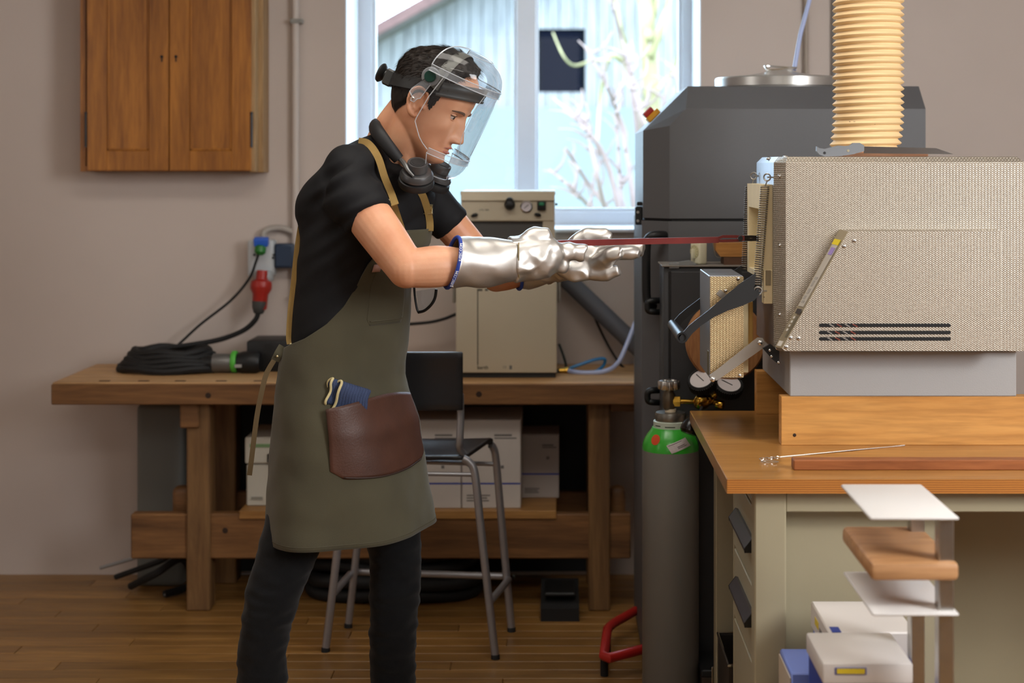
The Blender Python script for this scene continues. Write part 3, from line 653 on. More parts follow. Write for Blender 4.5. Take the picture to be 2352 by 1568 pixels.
m.add(vs, fs); m.build('hood', M_mach, mach)
m = MB(); m.prism(octo(.03, ML-.003, MR, MF, MBk, ch, .07), octo(seam-.004, ML-.003, MR, MF, MBk, ch, .07)); m.build('lower_cabinet', M_mach, mach)
m = MB(); m.prism(octo(seam-.004, ML+.006, MR-.006, MF+.006, MBk-.006, ch, .07), octo(seam+.004, ML+.006, MR-.006, MF+.006, MBk-.006, ch, .07)); m.build('seam_gasket', M_rubber, mach)
m = MB(); m.prism(octo(0, ML+.02, MR-.02, MF+.02, MBk-.02, ch, .07), octo(.03, ML+.02, MR-.02, MF+.02, MBk-.02, ch, .07)); m.build('plinth', M_black, mach)
m = MB(); m.box(XX(1459, 4.33), ML, 4.32, 4.36, ZZ(516, 4.33), ZZ(474, 4.33), .003); m.box(XX(1463, 4.33), ML, 4.325, 4.355, ZZ(472, 4.33), ZZ(463, 4.33), .002); hg = m.build('hinge', M_black, mach)
for yy in (487, 507): MB().lathe([(.004, 0), (.004, -.002)], P(1465, yy, 4.319), (0, 1, 0), 10).build('screw', M_steel, hg, True)
m = MB(); ctube(m, [P(1530, 541, 4.235), P(1510, 540, 4.205), P(1492, 545, 4.205), P(1485, 565, 4.21), P(1484, 620, 4.21), P(1485, 680, 4.21), P(1492, 698, 4.21), P(1500, 702, 4.24)], .0125, 14, 6); m.build('grab_handle', M_black, mach, True)
for (y0, y1) in ((690, 716), (896, 924)):
    m = MB(); ctube(m, [P(1530, y0, 4.25), P(1505, y0, 4.20), P(1490, y0+3, 4.195), P(1487, (y0+y1)/2, 4.195), P(1490, y1-3, 4.195), P(1505, y1, 4.20), P(1530, y1, 4.25)], .009, 12, 6); m.build('pull_handle', M_black, mach, True)
# emergency stop on the left bevel
dirb = (Vector((bxx, 0, top))-Vector((ML, 0, lt))).normalized(); nb = Vector((-dirb.z, 0, dirb.x)); R = Matrix((dirb, Vector((0, 1, 0)), nb)).transposed()
pc = Vector((ML, 0, lt))+dirb*.058; pc.y = 4.42
MB().obox(pc+nb*.008, .022, .03, .008, R, .002).build('stop_base', mat('stop_yellow', 'd99a1e', .45), mach)
MB().obox(pc+nb*.024-dirb*.003, .016, .022, .009, R, .004, 2).build('stop_button', mat('stop_red', 'a8221c', .4), mach)
# ------------------------------------------------------------------ steel pot with lid on top of the machine
t = thing('steel_pot', 'steel pot with shallow lid and wire handle on the grey machine', 'pot', (XX(1790, 4.5), 4.5, top))
M_alu = mat('dull_aluminium', 'c9c8c4', .28, .85, var=.08, vscale=12)
pc = Vector((XX(1790, 4.5), 4.5, top)); PR = .189
MB().lathe([(PR-.008, 0), (PR-.006, .012)], pc, (0, 0, 1), 48).build('body', M_alu, t, True)
MB().lathe([(PR, .006), (PR+.001, .030), (PR-.002, .0335), (PR-.012, .035), (PR*.6, .039), (PR*.3, .050), (.03, .057), (.0, .058)], pc, (0, 0, 1), 56).build('lid', M_alu, t, True)
m = MB(); c = pc+Vector((.005, 0, .062)); ctube(m, [c+Vector((-.045, -.01, .001)), c+Vector((-.035, -.012, -.004)), c+Vector((.03, -.012, .0)), c+Vector((.046, 0, .004)), c+Vector((.03, .012, .004)), c+Vector((-.04, .012, .009)), c+Vector((-.046, 0, .006))], .003, 8, 5, closed=True); m.build('handle', M_chrome, t, True)
m = MB(); m.tube([Vector((pc.x+.047, 4.52, pc.z+.06)), P(1838, 80, 4.52+.04), P(1862, -10, 4.6), P(1900, -140, 4.7)], .0065, 10)
tag(m.build('plastic_tube', M_bluegrey, None, True), 'pale lilac plastic tube leaning up from the steel pot lid', 'tube')
# ------------------------------------------------------------------ small dark cabinet behind the furnace
KF, KB = 4.045, 4.212; kx0 = XX(1524, KF); kz = ZZ(613, KF)
cab2 = thing('steel_cabinet', 'small black steel cabinet standing before the grey machine', 'cabinet', (kx0+.25, 4.13, 0))
M_blk = mat('black_powdercoat', '323335', .45, bump=.2, bscale=500)
MB().box(kx0, kx0+.72, KF+.012, KB, 0, kz, .006, 2).build('carcass', M_blk, cab2, True)
MB().box(kx0+.02, kx0+.70, KF, KF+.012, .05, kz-.012, .002).build('door', M_blk, cab2)
MB().box(kx0+.0135, kx0+.0195, KF+.004, KF+.0135, .05, kz-.012).build('door_gap', M_rubber, cab2)
MB().box(kx0-.004, kx0+.724, KF+.002, KB, kz, kz+.004, .001).build('top_sheet', mat('grey_top', '7c756d', .7), cab2)  # top sheet in a lighter grey than the carcass
kz += .004
# timer, pliers, wood block on its top
t = thing('kitchen_timer', 'cream plastic kitchen timer with a dial on the black cabinet', 'timer', (XX(1604, 4.09), 4.09, kz))
M_cream = mat('cream_plastic', 'd2cdb2', .4); Rz = Matrix.Rotation(math.radians(28), 3, 'Z'); cc = Vector((XX(1605, 4.10), 4.10, kz+.0305))
MB().obox(cc, .021, .014, .0305, Matrix.Rotation(math.radians(-58), 3, 'Z') @ Matrix.Identity(3), .006, 3).build('case', M_cream, t, True)
fn = Matrix.Rotation(math.radians(-58), 3, 'Z') @ Vector((0, -1, 0))
dl = MB().lathe([(.018, 0), (.018, .0016), (.016, .002)], cc+fn*.0138+Vector((0, 0, .004)), fn, 24).build('dial', mat('dial_face', 'bdb68f', .4), t, True)
rt = Vector((0, 0, 1)).cross(fn).normalized()*-1
for k in range(12):
    a = 2*math.pi*k/12; p = cc+fn*.0161+Vector((0, 0, .004))+(rt*math.cos(a)+Vector((0, 0, 1))*math.sin(a))*.0145
    MB().sphere(p, .0009, 6, 4).build('tick', M_dark, dl)
MB().obox(cc+fn*.018+Vector((0, 0, -.002)), .004, .006, .013, Matrix.Rotation(math.radians(-58), 3, 'Z'), .002, 2).build('knob', M_cream, t, True)
t = thing('sheet_metal_clamp', 'grey metal clamp lying on the black cabinet edge', 'clamp', P(1565, 610, 4.08))
M_zinc = mat('zinc_grey', '8c8f8e', .5, .5)
q = [P(x, y, 4.055) for x, y in ((1538, 611), (1539, 605), (1562, 602), (1585, 599), (1592, 601), (1603, 611), (1603, 612))]
for p in q: p.z = max(p.z, kz+.0005)
MB().prism(q, [p+Vector((0, .035, 0)) for p in q]).build('jaw', M_zinc, t)
q = [P(x, y, 4.05) for x, y in ((1536, 613), (1540, 609), (1600, 610.5), (1600, 612.2))]
for p in q: p.z = max(p.z, kz+.0003)
MB().box(XX(1537, 4.05), XX(1560, 4.05), 4.049, 4.053, kz-.008, kz+.006, .001).build('lever', M_zinc, t)
MB().lathe([(.004, 0), (.004, .004)], P(1557, 605, 4.052), (0, 1, 0), 10).build('rivet', M_steel, t, True)
t = thing('wood_block', 'small light wood block with wire loop lying on the black cabinet', 'block', P(1680, 600, 4.1))
MB().box(XX(1660, 4.1), XX(1760, 4.1), 4.07, 4.15, kz, kz+.02).build('support_block', wood('dark_block', '6d4a30', '4a2f1c', 'X', 1, .6), t)
m = MB(); q = [P(x, y, 4.075) for x, y in ((1645, 561), (1760, 561), (1760, 593), (1655, 592), (1644, 578))]
for p in q: p.z += kz+.0205-P(0, 593, 4.075).z
m.prism(q, [p+Vector((0, .06, 0)) for p in q]); m.build('block', wood('light_block', 'c88f4f', 'a5702f', 'X', 1.2, .5), t)
m = MB(); ctube(m, [P(1637, 553, 4.09), P(1640, 575, 4.09), P(1645, 588, 4.09), P(1656, 592, 4.09)], .0018, 6, 6); m.build('wire_loop', M_steel, t, True)
# round wooden disc
t = thing('wooden_disc', 'round turned wooden disc behind the open furnace door', 'disc', P(1668, 785, 3.97))
M_disc = wood('disc_wood', 'c08a55', '8a5a34', 'Z', 1.4, .5)
c = P(1668, 785, 3.95)
MB().lathe([(.05, .0), (.099, .004), (.104, .012), (.104, .034), (.098, .042), (.0, .042)], c, (0, 1, 0), 48).build('disc', M_disc, t, True)
MB().lathe([(.012, 0), (.012, .06)], c+Vector((0, .04, 0)), (0, 1, 0), 12).build('spindle', M_steel, t, True)
# ------------------------------------------------------------------ gas cylinder with regulator
GD = 3.95; gx = XX(1540, GD); GR = 65*GD/FPX
gc = thing('gas_cylinder', 'tall grey gas cylinder with bright green shoulder', 'gas cylinder', (gx, GD, 0))
M_cyl = mat('cylinder_grey', '7d7c78', .45, var=.03, vscale=6); M_green = mat('cylinder_green', '35b02f', .28, spec=.6, coat=.3)
def gz(py): return ZZ(py, GD)
prof = [(GR-.01, 0), (GR, .012), (GR, gz(1031))]
MB().lathe(prof, (gx, GD, 0), (0, 0, 1), 48).build('shell', M_cyl, gc, True)
sh = [(GR, gz(1031)), (GR, gz(1025)), (GR-.004, gz(1010)), (GR-.012, gz(997)), (GR-.022, gz(986)), (GR-.026, gz(980))]
MB().lathe(sh, (gx, GD, 0), (0, 0, 1), 48).build('shoulder', M_green, gc, True)
MB().lathe([(.0445, gz(982)), (.0445, gz(966)), (.043, gz(965))], (gx, GD, 0), (0, 0, 1), 40).build('label_ring', mat('label_ring', 'c2cdbf', .5), gc, True)
for k in range(2):
    m = MB()
    for (p0, p1, yy) in (((1503, 1514, 972), (1524, 1548, 973))[k],):
        a0, a1 = math.asin((p0-1540)/41), math.asin((p1-1540)/41)
        pts = [(a0+(a1-a0)*i/8) for i in range(9)]; zz = gz(yy+3)
        m.loft([[Vector((gx+.0447*math.sin(a), GD-.0447*math.cos(a), zz)) for a in pts], [Vector((gx+.0447*math.sin(a), GD-.0447*math.cos(a), zz+.0024)) for a in pts]], False, closed=False)
    m.build('print_line', M_dark, gc)
MB().lathe([(.039, gz(967)), (.0405, gz(962)), (.0405, gz(952)), (.038, gz(946)), (.02, gz(945))], (gx, GD, 0), (0, 0, 1), 40).build('neck_ring', mat('neck_steel', '8d8a82', .35, .9), gc, True)
MB().lathe([(.0145, gz(946)), (.0145, gz(938))], (gx, GD, 0), (0, 0, 1), 24).build('neck_seal', mat('seal_cream', 'd9cbb0', .5), gc, True)
MB().lathe([(.013, gz(940)), (.016, gz(935)), (.016, gz(905)), (.013, gz(900)), (.013, gz(890))], (gx-.004, GD, 0), (0, 0, 1), 20).build('valve_body', mat('valve_bronze', '6d6353', .4, .8), gc, True)
hw = []
for i in range(48):
    a = 2*math.pi*i/48; rr = .0262+.0028*math.cos(8*a); hw.append((rr*math.cos(a), rr*math.sin(a)))
m = MB(); c = Vector((gx-.004, GD, 0)); m.loft([[c+Vector((x*s, y*s, z)) for x, y in hw] for s, z in ((.92, gz(894)), (1, gz(892)), (1, gz(876)), (.95, gz(874)), (.72, gz(873)), (.66, gz(876)), (.30, gz(876)), (.28, gz(872)))]); m.build('handwheel', mat('wheel_alu', 'bdbbb6', .25, .95), gc, True)
# sticker dot and tag on the shoulder
def on_shoulder(px, py, off=.0008):
    z = gz(py); r = lerpt(z, [q[1] for q in sh], [q[0] for q in sh])+off; s = max(-.97, min(.97, (px-1540)*GD/FPX/r)); a = math.asin(s)
    return Vector((gx+r*math.sin(a), GD-r*math.cos(a), z))
c = (1503, 1002); ring = []
m = MB(); vs = [on_shoulder(*c)]+[on_shoulder(c[0]+9*math.cos(a)+3*math.sin(a), c[1]-11*math.sin(a)) for a in [2*math.pi*i/20 for i in range(20)]]
m.add(vs, [(0, i+1, (i+1) % 20+1) for i in range(20)]); o = m.build('red_sticker', mat('sticker_red', 'd2491f', .5), gc, 2)
m = MB(); rows = []
for i in range(5):
    rows.append([on_shoulder(1526+44*j/6+i*3, 1012-16*j/6+i*4.4, .0012) for j in range(7)])
m.loft(rows, False, closed=False); m.build('paper_tag', mat('tag_paper', 'cfc6c4', .6), gc)
m = MB()
for i, (u0, u1, v) in enumerate(((.05, .75, .15), (.4, .8, .6), (.4, .85, .75))):
    a = [on_shoulder(1526+44*(u0+(u1-u0)*k/5)+v*12, 1012-16*(u0+(u1-u0)*k/5)+v*17.6, .0018) for k in range(6)]
    m.loft([a, [p+Vector((0, -.0002, .0016)) for p in a]], False, closed=False)
m.build('tag_print', M_ink, gc)
rg = thing('pressure_regulator', 'brass pressure regulator with two black rimmed gauges on the cylinder valve', 'regulator', P(1600, 920, GD))
M_brass = mat('polished_brass', 'c59a3e', .22, 1., var=.05, vscale=60)
m = MB(); m.lathe([(.011, -.004), (.0145, -.002), (.0145, .016), (.011, .018)], P(1547, 921, GD), (1, 0, 0), 6); m.build('union_nut', M_brass, rg)
MB().tube([P(1562, 922, GD), P(1596, 922, GD)], .0065, 14).build('inlet_stem', M_brass, rg, True)
bc = P(1612, 922, GD)
MB().lathe([(.014, -.016), (.02, -.012), (.0225, -.004), (.0225, .006), (.018, .012), (.012, .016)], bc+Vector((0, -.004, 0)), (.25, -.55, -.6), 28).build('bonnet', M_brass, rg, True)
MB().sphere(P(1622, 918, GD), .019, 20, 12, (1.2, .9, .8)).build('body', M_brass, rg, True)
MB().tube([P(1632, 922, GD), P(1648, 924, GD)], .0075, 12).build('outlet_stem', M_brass, rg, True)
MB().lathe([(.0105, 0), (.0115, .003), (.0115, .018), (.0105, .02)], P(1645, 928, GD), (.9, -.4, -.05), 20).build('outlet_cap', M_brass, rg, True)
MB().lathe([(.004, 0), (.006, .012), (.0075, .014), (.0075, .022), (.004, .024)], P(1642, 914, GD), (.25, -.1, 1), 8).build('relief_valve', M_brass, rg, True)
ctube(MB(), [P(1610, 910, GD), P(1612, 900, GD)], .007)
MB().tube([P(1612, 915, GD), P(1612, 898, GD)], .0075, 8).build('gauge_stem', M_brass, rg, True)
MB().tube([P(1634, 912, GD), P(1655, 896, GD)], .0065, 8).build('gauge_stem', M_brass, rg, True)
MB().lathe([(.016, 0), (.019, .002), (.019, .02), (.012, .03), (.005, .034)], P(1580, 975, 3.87), (.55, -.1, .9), 20).build('adjusting_knob', M_black, rg, True) if False else None
for gpx, gpy, axd in ((1612, 873, Vector((-.28, -.62, .73))), (1674, 884, Vector((.06, -.60, .80)))):
    axd.normalize(); c = P(gpx, gpy, GD-.006)
    g = MB().lathe([(.024, -.024), (.034, -.02), (.0365, -.014), (.0365, .004), (.033, .008), (.0305, .008), (.030, .004)], c, axd, 36, cap=False).lathe([(.0, -.0241), (.024, -.024)], c, axd, 36, cap=False).build('gauge', M_rubber, rg, True)
    u = axd.cross(Vector((0, 0, 1))).normalized(); w = u.cross(axd)
    for k in range(40):
        a = 2*math.pi*k/40; e = u*math.cos(a)+w*math.sin(a)
        MB().obox(c+e*.0372-axd*.006, .0012, .0012, .010, Matrix((e, axd.cross(e), axd)).transposed()).build('grip_rib', M_rubber, g)
    MB().lathe([(.0305, .0035), (.0305, .005)], c, axd, 30).build('dial', mat('gauge_dial', 'cfc7c6', .35), g)
    nd = (u*.75+w*.6).normalized(); MB().obox(c+axd*.006+nd*.006, .016, .001, .0004, Matrix((nd, axd.cross(nd), axd)).transposed()).build('needle', M_dark, g)
t = thing('valve_cap', 'black plastic valve cap hanging in front of the green cylinder shoulder', 'cap', P(1590, 990, 3.87))
MB().lathe([(.007, -.036), (.018, -.027), (.025, -.004), (.026, .007), (.021, .014), (.0, .015)], P(1586, 984, 3.865), (-.35, -.25, -1), 24).build('cap', mat('gloss_black', '0c0c0d', .25), t, True)
m = MB(); ctube(m, [P(1597, 965, 3.865), P(1606, 950, 3.88), P(1612, 935, 3.92)], .004, 8, 5); m.build('lanyard', M_rubber, t, True)
# red tubular floor frame
M_red = mat('red_enamel', 'b5241f', .35, coat=.2)
def F(px, py, z=.064): d = (EYE-z)*FPX/(py-VY); return Vector((XX(px, d), d, z))
t = thing('tube_frame', 'red tubular steel frame on the floor behind the gas cylinder', 'frame', F(1430, 1470, 0))
m = MB(); a, b, c2, e = F(1476, 1402), F(1396, 1437), F(1386, 1514), F(1478, 1490)
m.tube([Vector((.235, a.y, a.z)), b+(a-b)*.15, b+(c2-b)*.1, c2+(b-c2)*.1, c2+(e-c2)*.12, e, e+(e-c2)*.12], .0135, 14); m.build('tube', M_red, t, True)
for q in (b+(c2-b)*.2, c2+(b-c2)*.2):
    MB().lathe([(.011, -.064), (.011, -.01)], q, (0, 0, 1), 10).build('foot', M_rubber, t, True)
# ------------------------------------------------------------------ furnace table
TF, TB, TX0, TX1, TZ = 3.014, 3.854, .336, 1.52, .78
TT = .0285
M_tabtop = wood('ply_face', 'bd8a4c', '97672f', 'X', .7, .3, coat=.25, contrast=(.25, .8))
def ply_mat():
    m, nt, b = nodes('ply_edge'); N = nt.nodes.new; L = nt.links.new
    tc = N('ShaderNodeTexCoord'); sp = N('ShaderNodeSeparateXYZ'); L(tc.outputs['Object'], sp.inputs[0])
    n = N('ShaderNodeTexNoise'); n.inputs['Scale'].default_value = 14; L(tc.outputs['Object'], n.inputs['Vector'])
    ma = N('ShaderNodeMath'); ma.operation = 'MULTIPLY_ADD'; ma.inputs[1].default_value = 2*math.pi/.0044; L(sp.outputs[2], ma.inputs[0])
    nm = N('ShaderNodeMath'); nm.operation = 'MULTIPLY'; nm.inputs[1].default_value = 2.2; L(n.outputs['Fac'], nm.inputs[0]); L(nm.outputs[0], ma.inputs[2])
    si = N('ShaderNodeMath'); si.operation = 'SINE'; L(ma.outputs[0], si.inputs[0])
    r = N('ShaderNodeValToRGB'); e = r.color_ramp.elements; e[0].position = .0; e[0].color = lin('6b3c18'); e[1].position = .55; e[1].color = lin('b9772f'); k = e.new(.12); k.color = lin('96581f')
    mr = N('ShaderNodeMapRange'); mr.inputs['From Min'].default_value = -1; L(si.outputs[0], mr.inputs['Value']); L(mr.outputs[0], r.inputs[0])
    L(r.outputs[0], b.inputs['Base Color']); b.inputs['Roughness'].default_value = .5; return m
M_ply = ply_mat()
M_putty = mat('putty_enamel', '9f967c', .45, var=.03, vscale=5, bump=.04, bscale=250)
tab = thing('workshop_table', 'putty green steel workshop table with thick plywood top and drawers', 'table', (.9, 3.43, 0))
m = MB(); m.box(TX0, TX1, TF, TB, TZ-TT, TZ-.0012); m.build('table_top', M_ply, tab)
m = MB(); m.box(TX0, TX1, TF, TB, TZ-.0012, TZ, .0005); m.build('top_veneer', M_tabtop, tab)
MB().box(TX0-.001, TX0, TF+.002, TB-.002, TZ-TT, TZ-.0008).build('edge_band', wood('edge_band', 'a97a45', '8d6234', 'Y', .7, .35, coat=.2), tab)
FLD = 3.042; lx0, lx1 = XX(1733, FLD), XX(1806, FLD)
for (a, b, y0, y1) in ((lx0, lx1, FLD, FLD+.05), (.391, .443, 3.76, 3.81), (1.40, 1.46, FLD, FLD+.05), (1.40, 1.46, 3.76, 3.81)):
    MB().box(a, b, y0, y1, 0, TZ-TT, .003).build('leg', M_putty, tab)
MB().box(lx1, 1.40, FLD+.004, FLD+.044, ZZ(1177, FLD), TZ-TT, .002).build('top_rail', M_putty, tab)
MB().box(.40, .43, 3.09, 3.76, TZ-TT-.035, TZ-TT-.0005, .002).build('side_rail', M_putty, tab)
MB().box(.46, 1.40, 3.52, 3.535, .06, TZ-TT-.02).build('back_panel', M_putty, tab)
dx = .402; dy0, dy1 = FLD+.052, 3.475
MB().box(dx+.012, .80, dy0, dy1, .10, TZ-TT-.036).build('drawer_carcass', M_putty, tab)
MB().box(dx-.001, dx+.012, dy0, dy0+.018, .10, TZ-TT-.036, .001).box(dx-.001, dx+.012, dy1-.012, dy1, .10, TZ-TT-.036, .001).build('drawer_jamb', M_putty, tab)
M_hand = mat('handle_plastic', '3b383c', .3, var=.08, vscale=50)
for z0, z1, hz in ((.70, TZ-TT-.038, None), (.537, .697, .638), (.378, .534, .486), (.12, .375, None)):
    d = MB().box(dx, dx+.014, dy0+.019, dy1-.013, z0+.002, z1-.002, .002).build('drawer', M_putty, tab)
    if hz:
        sec = [(0, 0), (-.006, .002), (-.021, -.018), (-.020, -.026), (0, -.026)]; ya, yb = 3.105, 3.385
        f = [Vector((dx+a, ya, hz+b)) for a, b in sec]; g = [Vector((dx+a, yb, hz+b)) for a, b in sec]
        MB().prism(f, g).build('handle', M_hand, d)
        for yq in (ya, yb): MB().prism([Vector((dx+a*1.03, yq-.002, hz+b*1.03)) for a, b in sec], [Vector((dx+a*1.03, yq+.002, hz+b*1.03)) for a, b in sec]).build('end_cap', M_black, d)
for py in (1145, 1178, 1222):
    MB().box(dx-.004, dx+.004, 3.105, 3.122, ZZ(py+14, 3.1), ZZ(py-6, 3.1), .002).build('catch', M_steel, tab)
# bin and toolbox low by the table
t = thing('metal_bin', 'dark metal bin with chrome rim under the table end', 'bin', (.45, 3.6, 0))
bm_ = MB(); bm_.box(.394, .60, 3.50, 3.505, 0, .25); bm_.box(.394, .60, 3.735, 3.74, 0, .25); bm_.box(.394, .398, 3.505, 3.735, 0, .25); bm_.box(.596, .60, 3.505, 3.735, 0, .25); bm_.box(.394, .60, 3.5, 3.74, 0, .004)
bm_.build('shell', mat('bin_dark', '3b342f', .35, .4), t)
m = MB(); m.tube([(.394, 3.5, .252), (.60, 3.5, .252), (.60, 3.74, .252), (.394, 3.74, .252)], .004, 8, closed=True); m.build('rim', M_chrome, t, True)
t = thing('toolbox', 'dark metal toolbox with bright latch on the floor behind the table', 'toolbox', (.41, 3.93, 0))
MB().box(.368, .46, 3.875, 4.02, 0, .10, .004).build('body', mat('toolbox_brown', '4b4038', .45, .3), t)
MB().box(.366, .462, 3.872, 4.022, .10, .118, .003).build('lid', M_dark, t)
MB().box(.392, .41, 3.868, 3.873, .085, .128, .002).build('latch', M_chrome, t)
# ------------------------------------------------------------------ wooden blocks, pick and stick on the table
M_pinebl = wood('pine_block', 'dba35a', 'b87c38', 'X', .7, .45)
zb0 = TZ; zb1 = ZZ(911, 3.38)
o = MB().box(.497, 1.08, 3.38, 3.42, zb0, zb1, .001).build('pine_block', M_pinebl); tag(o, 'long pine block under the near side of the furnace', 'block')
kn = MB().lathe([(.004, 0), (.002, -.0008)], P(1825, 999, 3.3795), (0, 1, 0), 10).build('knot', mat('knot', '2c1a0d', .8), o)
o = MB().box(.497, 1.08, 3.80, 3.84, zb0, zb1, .001).build('pine_block', M_pinebl); tag(o, 'long pine block under the far side of the furnace', 'block')
o = MB().box(XX(1818, 3.13), 1.0, 3.10, 3.135, TZ, TZ+.021, .002).build('wood_strip', wood('reddish_strip', 'a8673a', '7a4220', 'X', 1., .4)); tag(o, 'reddish wooden strip lying at the front of the plywood top', 'strip')
t = thing('wire_pick', 'twisted steel wire pick lying across the reddish wooden strip', 'pick', P(1850, 1050, 3.2))
a, b = P(1745, 1057, 3.20), P(1966, 1037, 3.16); a.z = TZ+.0035; b.z = TZ+.03
for s in (1, -1):
    m = MB(); n = 60; L = b-a; pts = []
    for i in range(n):
        f = i/(n-1); w = .0024*s*(1 if f < .2 else .55); ph = min(f, .2)*60
        pts.append(a+L*f+Vector((0, math.cos(ph)*w, math.sin(ph)*w)))
    m.tube(pts+[b+L*.5+Vector((0, .001*s, 0))], .0011, 6); m.build('wire', M_chrome, t, True)
m = MB(); c = P(1768, 1053, 3.17); c.z = TZ+.004; ctube(m, [c+Vector((.012*math.cos(q)*1.5, .009*math.sin(q), 0)) for q in [2*math.pi*i/10 for i in range(10)]], .0012, 6, 4, closed=True); m.build('loop', M_chrome, t, True)
# ------------------------------------------------------------------ furnace
def embossed(name, color, rough, k1=2*math.pi/.0140, k2=2*math.pi/.0090, stren=1.):
    m, nt, b = nodes(name); N = nt.nodes.new; L = nt.links.new
    tc = N('ShaderNodeTexCoord'); sp = N('ShaderNodeSeparateXYZ'); L(tc.outputs['Object'], sp.inputs[0])
    def M2(op, a, c):
        n = N('ShaderNodeMath'); n.operation = op
        for i, v in enumerate((a, c)):
            if v is None: continue
            if isinstance(v, (int, float)): n.inputs[i].default_value = v
            else: L(v, n.inputs[i])
        return n.outputs[0]
    u = M2('SUBTRACT', sp.outputs[0], sp.outputs[1]); uu = M2('MULTIPLY', u, k1); vv = M2('MULTIPLY', sp.outputs[2], k2)
    s1 = M2('SINE', M2('ADD', uu, vv), None); s2 = M2('SINE', M2('SUBTRACT', uu, vv), None)
    h = M2('MULTIPLY', s1, s2); h2 = M2('ABSOLUTE', h, None); hh = M2('MULTIPLY', h, .5)
    bp = N('ShaderNodeBump'); bp.inputs['Strength'].default_value = stren; bp.inputs['Distance'].default_value = .0006
    L(M2('ADD', h2, hh), bp.inputs['Height']); L(bp.outputs[0], b.inputs['Normal'])
    b.inputs['Base Color'].default_value = lin(color); b.inputs['Roughness'].default_value = rough; b.inputs['Metallic'].default_value = .85
    return m
M_emb = embossed('embossed_aluminium', 'ada496', .42)
M_alus = mat('brushed_aluminium', 'b4aea4', .38, .85, var=.04, vscale=30, stretch=(1, 1, 12))
M_bl = mat('plain_bluish_steel', 'a2a5ab', .35, .85, var=.05, vscale=25)
M_fibre = mat('ceramic_fibre', 'd9c79d', .85, var=.04, vscale=20, bump=.2, bscale=150)
M_fgrey = mat('furnace_grey', 'a09f9e', .5, bump=.15, bscale=400)
fx0 = .4828; fz0, fz1 = ZZ(806, 3.36), ZZ(373, 3.36); fxn = XX(1805, 3.36); FX1 = 1.03
fur = thing('muffle_furnace', 'small muffle furnace in embossed aluminium with open door on the table', 'furnace', (.75, 3.55, zb1))
MB().box(.5165, FX1-.01, 3.385, 3.835, zb1, fz0-.001, .002).build('base', M_fgrey, fur)
MB().box(.54, FX1-.03, 3.372, 3.80, fz0-.0025, fz0).build('shadow_gap', M_rubber, fur)
sec = [Vector((fx0, 3.40, 0)), Vector((fxn, 3.36, 0)), Vector((FX1, 3.36, 0)), Vector((FX1, 3.715, 0)), Vector((fxn, 3.715, 0)), Vector((fx0, 3.69, 0))]
def lift(z, s=None): return [Vector((p.x, p.y, z)) for p in (s or sec)]
top_in = [Vector((fx0+.012, 3.412, 0)), Vector((fxn+.006, 3.374, 0)), Vector((FX1-.012, 3.374, 0)), Vector((FX1-.012, 3.70, 0)), Vector((fxn+.006, 3.70, 0)), Vector((fx0+.012, 3.68, 0))]
# front wall has an opening, so the body is built from panels
m = MB(); a, b = lift(fz0), lift(fz1)
for i in (1, 2, 3): m.add([a[i], a[i+1], b[i+1], b[i]], [(0, 1, 2, 3)])
m.add([a[0], a[1], b[1], b[0]], [(0, 1, 2, 3)]); m.add([a[4], a[5], b[5], b[4]], [(0, 1, 2, 3)]); m.add(lift(fz0), [(5, 4, 3, 2, 1, 0)])
t_ = lift(fz1+.013, top_in)
for i in range(1, 5): m.add([b[i], b[i+1], t_[i+1], t_[i]], [(0, 1, 2, 3)])
m.add([b[0], b[1], t_[1], t_[0]], [(0, 1, 2, 3)]); m.add(t_, [(0, 1, 2, 3, 4, 5)])
m.build('casing', M_emb, fur)
m = MB(); oy0, oy1, oz0, oz1 = 3.455, 3.635, ZZ(622, 3.5), ZZ(478, 3.5)
for (y0, y1, z0, z1) in ((3.40, oy0, fz0, fz1), (oy1, 3.69, fz0, fz1), (oy0, oy1, fz0, oz0), (oy0, oy1, oz1, fz1)):
    m.add([Vector(p) for p in ((fx0, y0, z0), (fx0, y1, z0), (fx0, y1, z1), (fx0, y0, z1))], [(0, 1, 2, 3)])
m.add([Vector((fx0, 3.40, fz1)), Vector((fx0, 3.69, fz1)), Vector((fx0+.012, 3.68, fz1+.013)), Vector((fx0+.012, 3.412, fz1+.013))], [(0, 1, 2, 3)])
m.build('front_plate', M_bl, fur)
# chamber
m = MB(); cxA, cxB = fx0, .505
for q in ([(cxA, oy0, oz0), (cxB, oy0, oz0), (cxB, oy1, oz0), (cxA, oy1, oz0)], [(cxA, oy0, oz1), (cxB, oy0, oz1), (cxB, oy1, oz1), (cxA, oy1, oz1)], [(cxA, oy0, oz0), (cxB, oy0, oz0), (cxB, oy0, oz1), (cxA, oy0, oz1)], [(cxA, oy1, oz0), (cxB, oy1, oz0), (cxB, oy1, oz1), (cxA, oy1, oz1)], [(cxB, oy0, oz0), (cxB, oy1, oz0), (cxB, oy1, oz1), (cxB, oy0, oz1)]):
    m.add([Vector(p) for p in q], [(0, 1, 2, 3)])
m.build('chamber_lining', M_fibre, fur)
m = MB(); gx0, gx1 = .457, fx0; gy0, gy1 = 3.42, 3.665; gz0_, gz1_ = ZZ(640, 3.42), ZZ(424, 3.42)
m.box(gx0, gx1, gy0, oy0, gz0_, gz1_); m.box(gx0, gx1, oy1, gy1, gz0_, gz1_); m.box(gx0, gx1, oy0, oy1, gz0_, oz0); m.box(gx0, gx1, oy0, oy1, oz1, gz1_)
m.build('door_frame', M_fibre, fur)
MB().box(gx0+.006, gx1, gy0-.004, gy0+.03, ZZ(697, 3.42), gz0_+.02, .001).build('frame_pillar', M_fibre, fur)
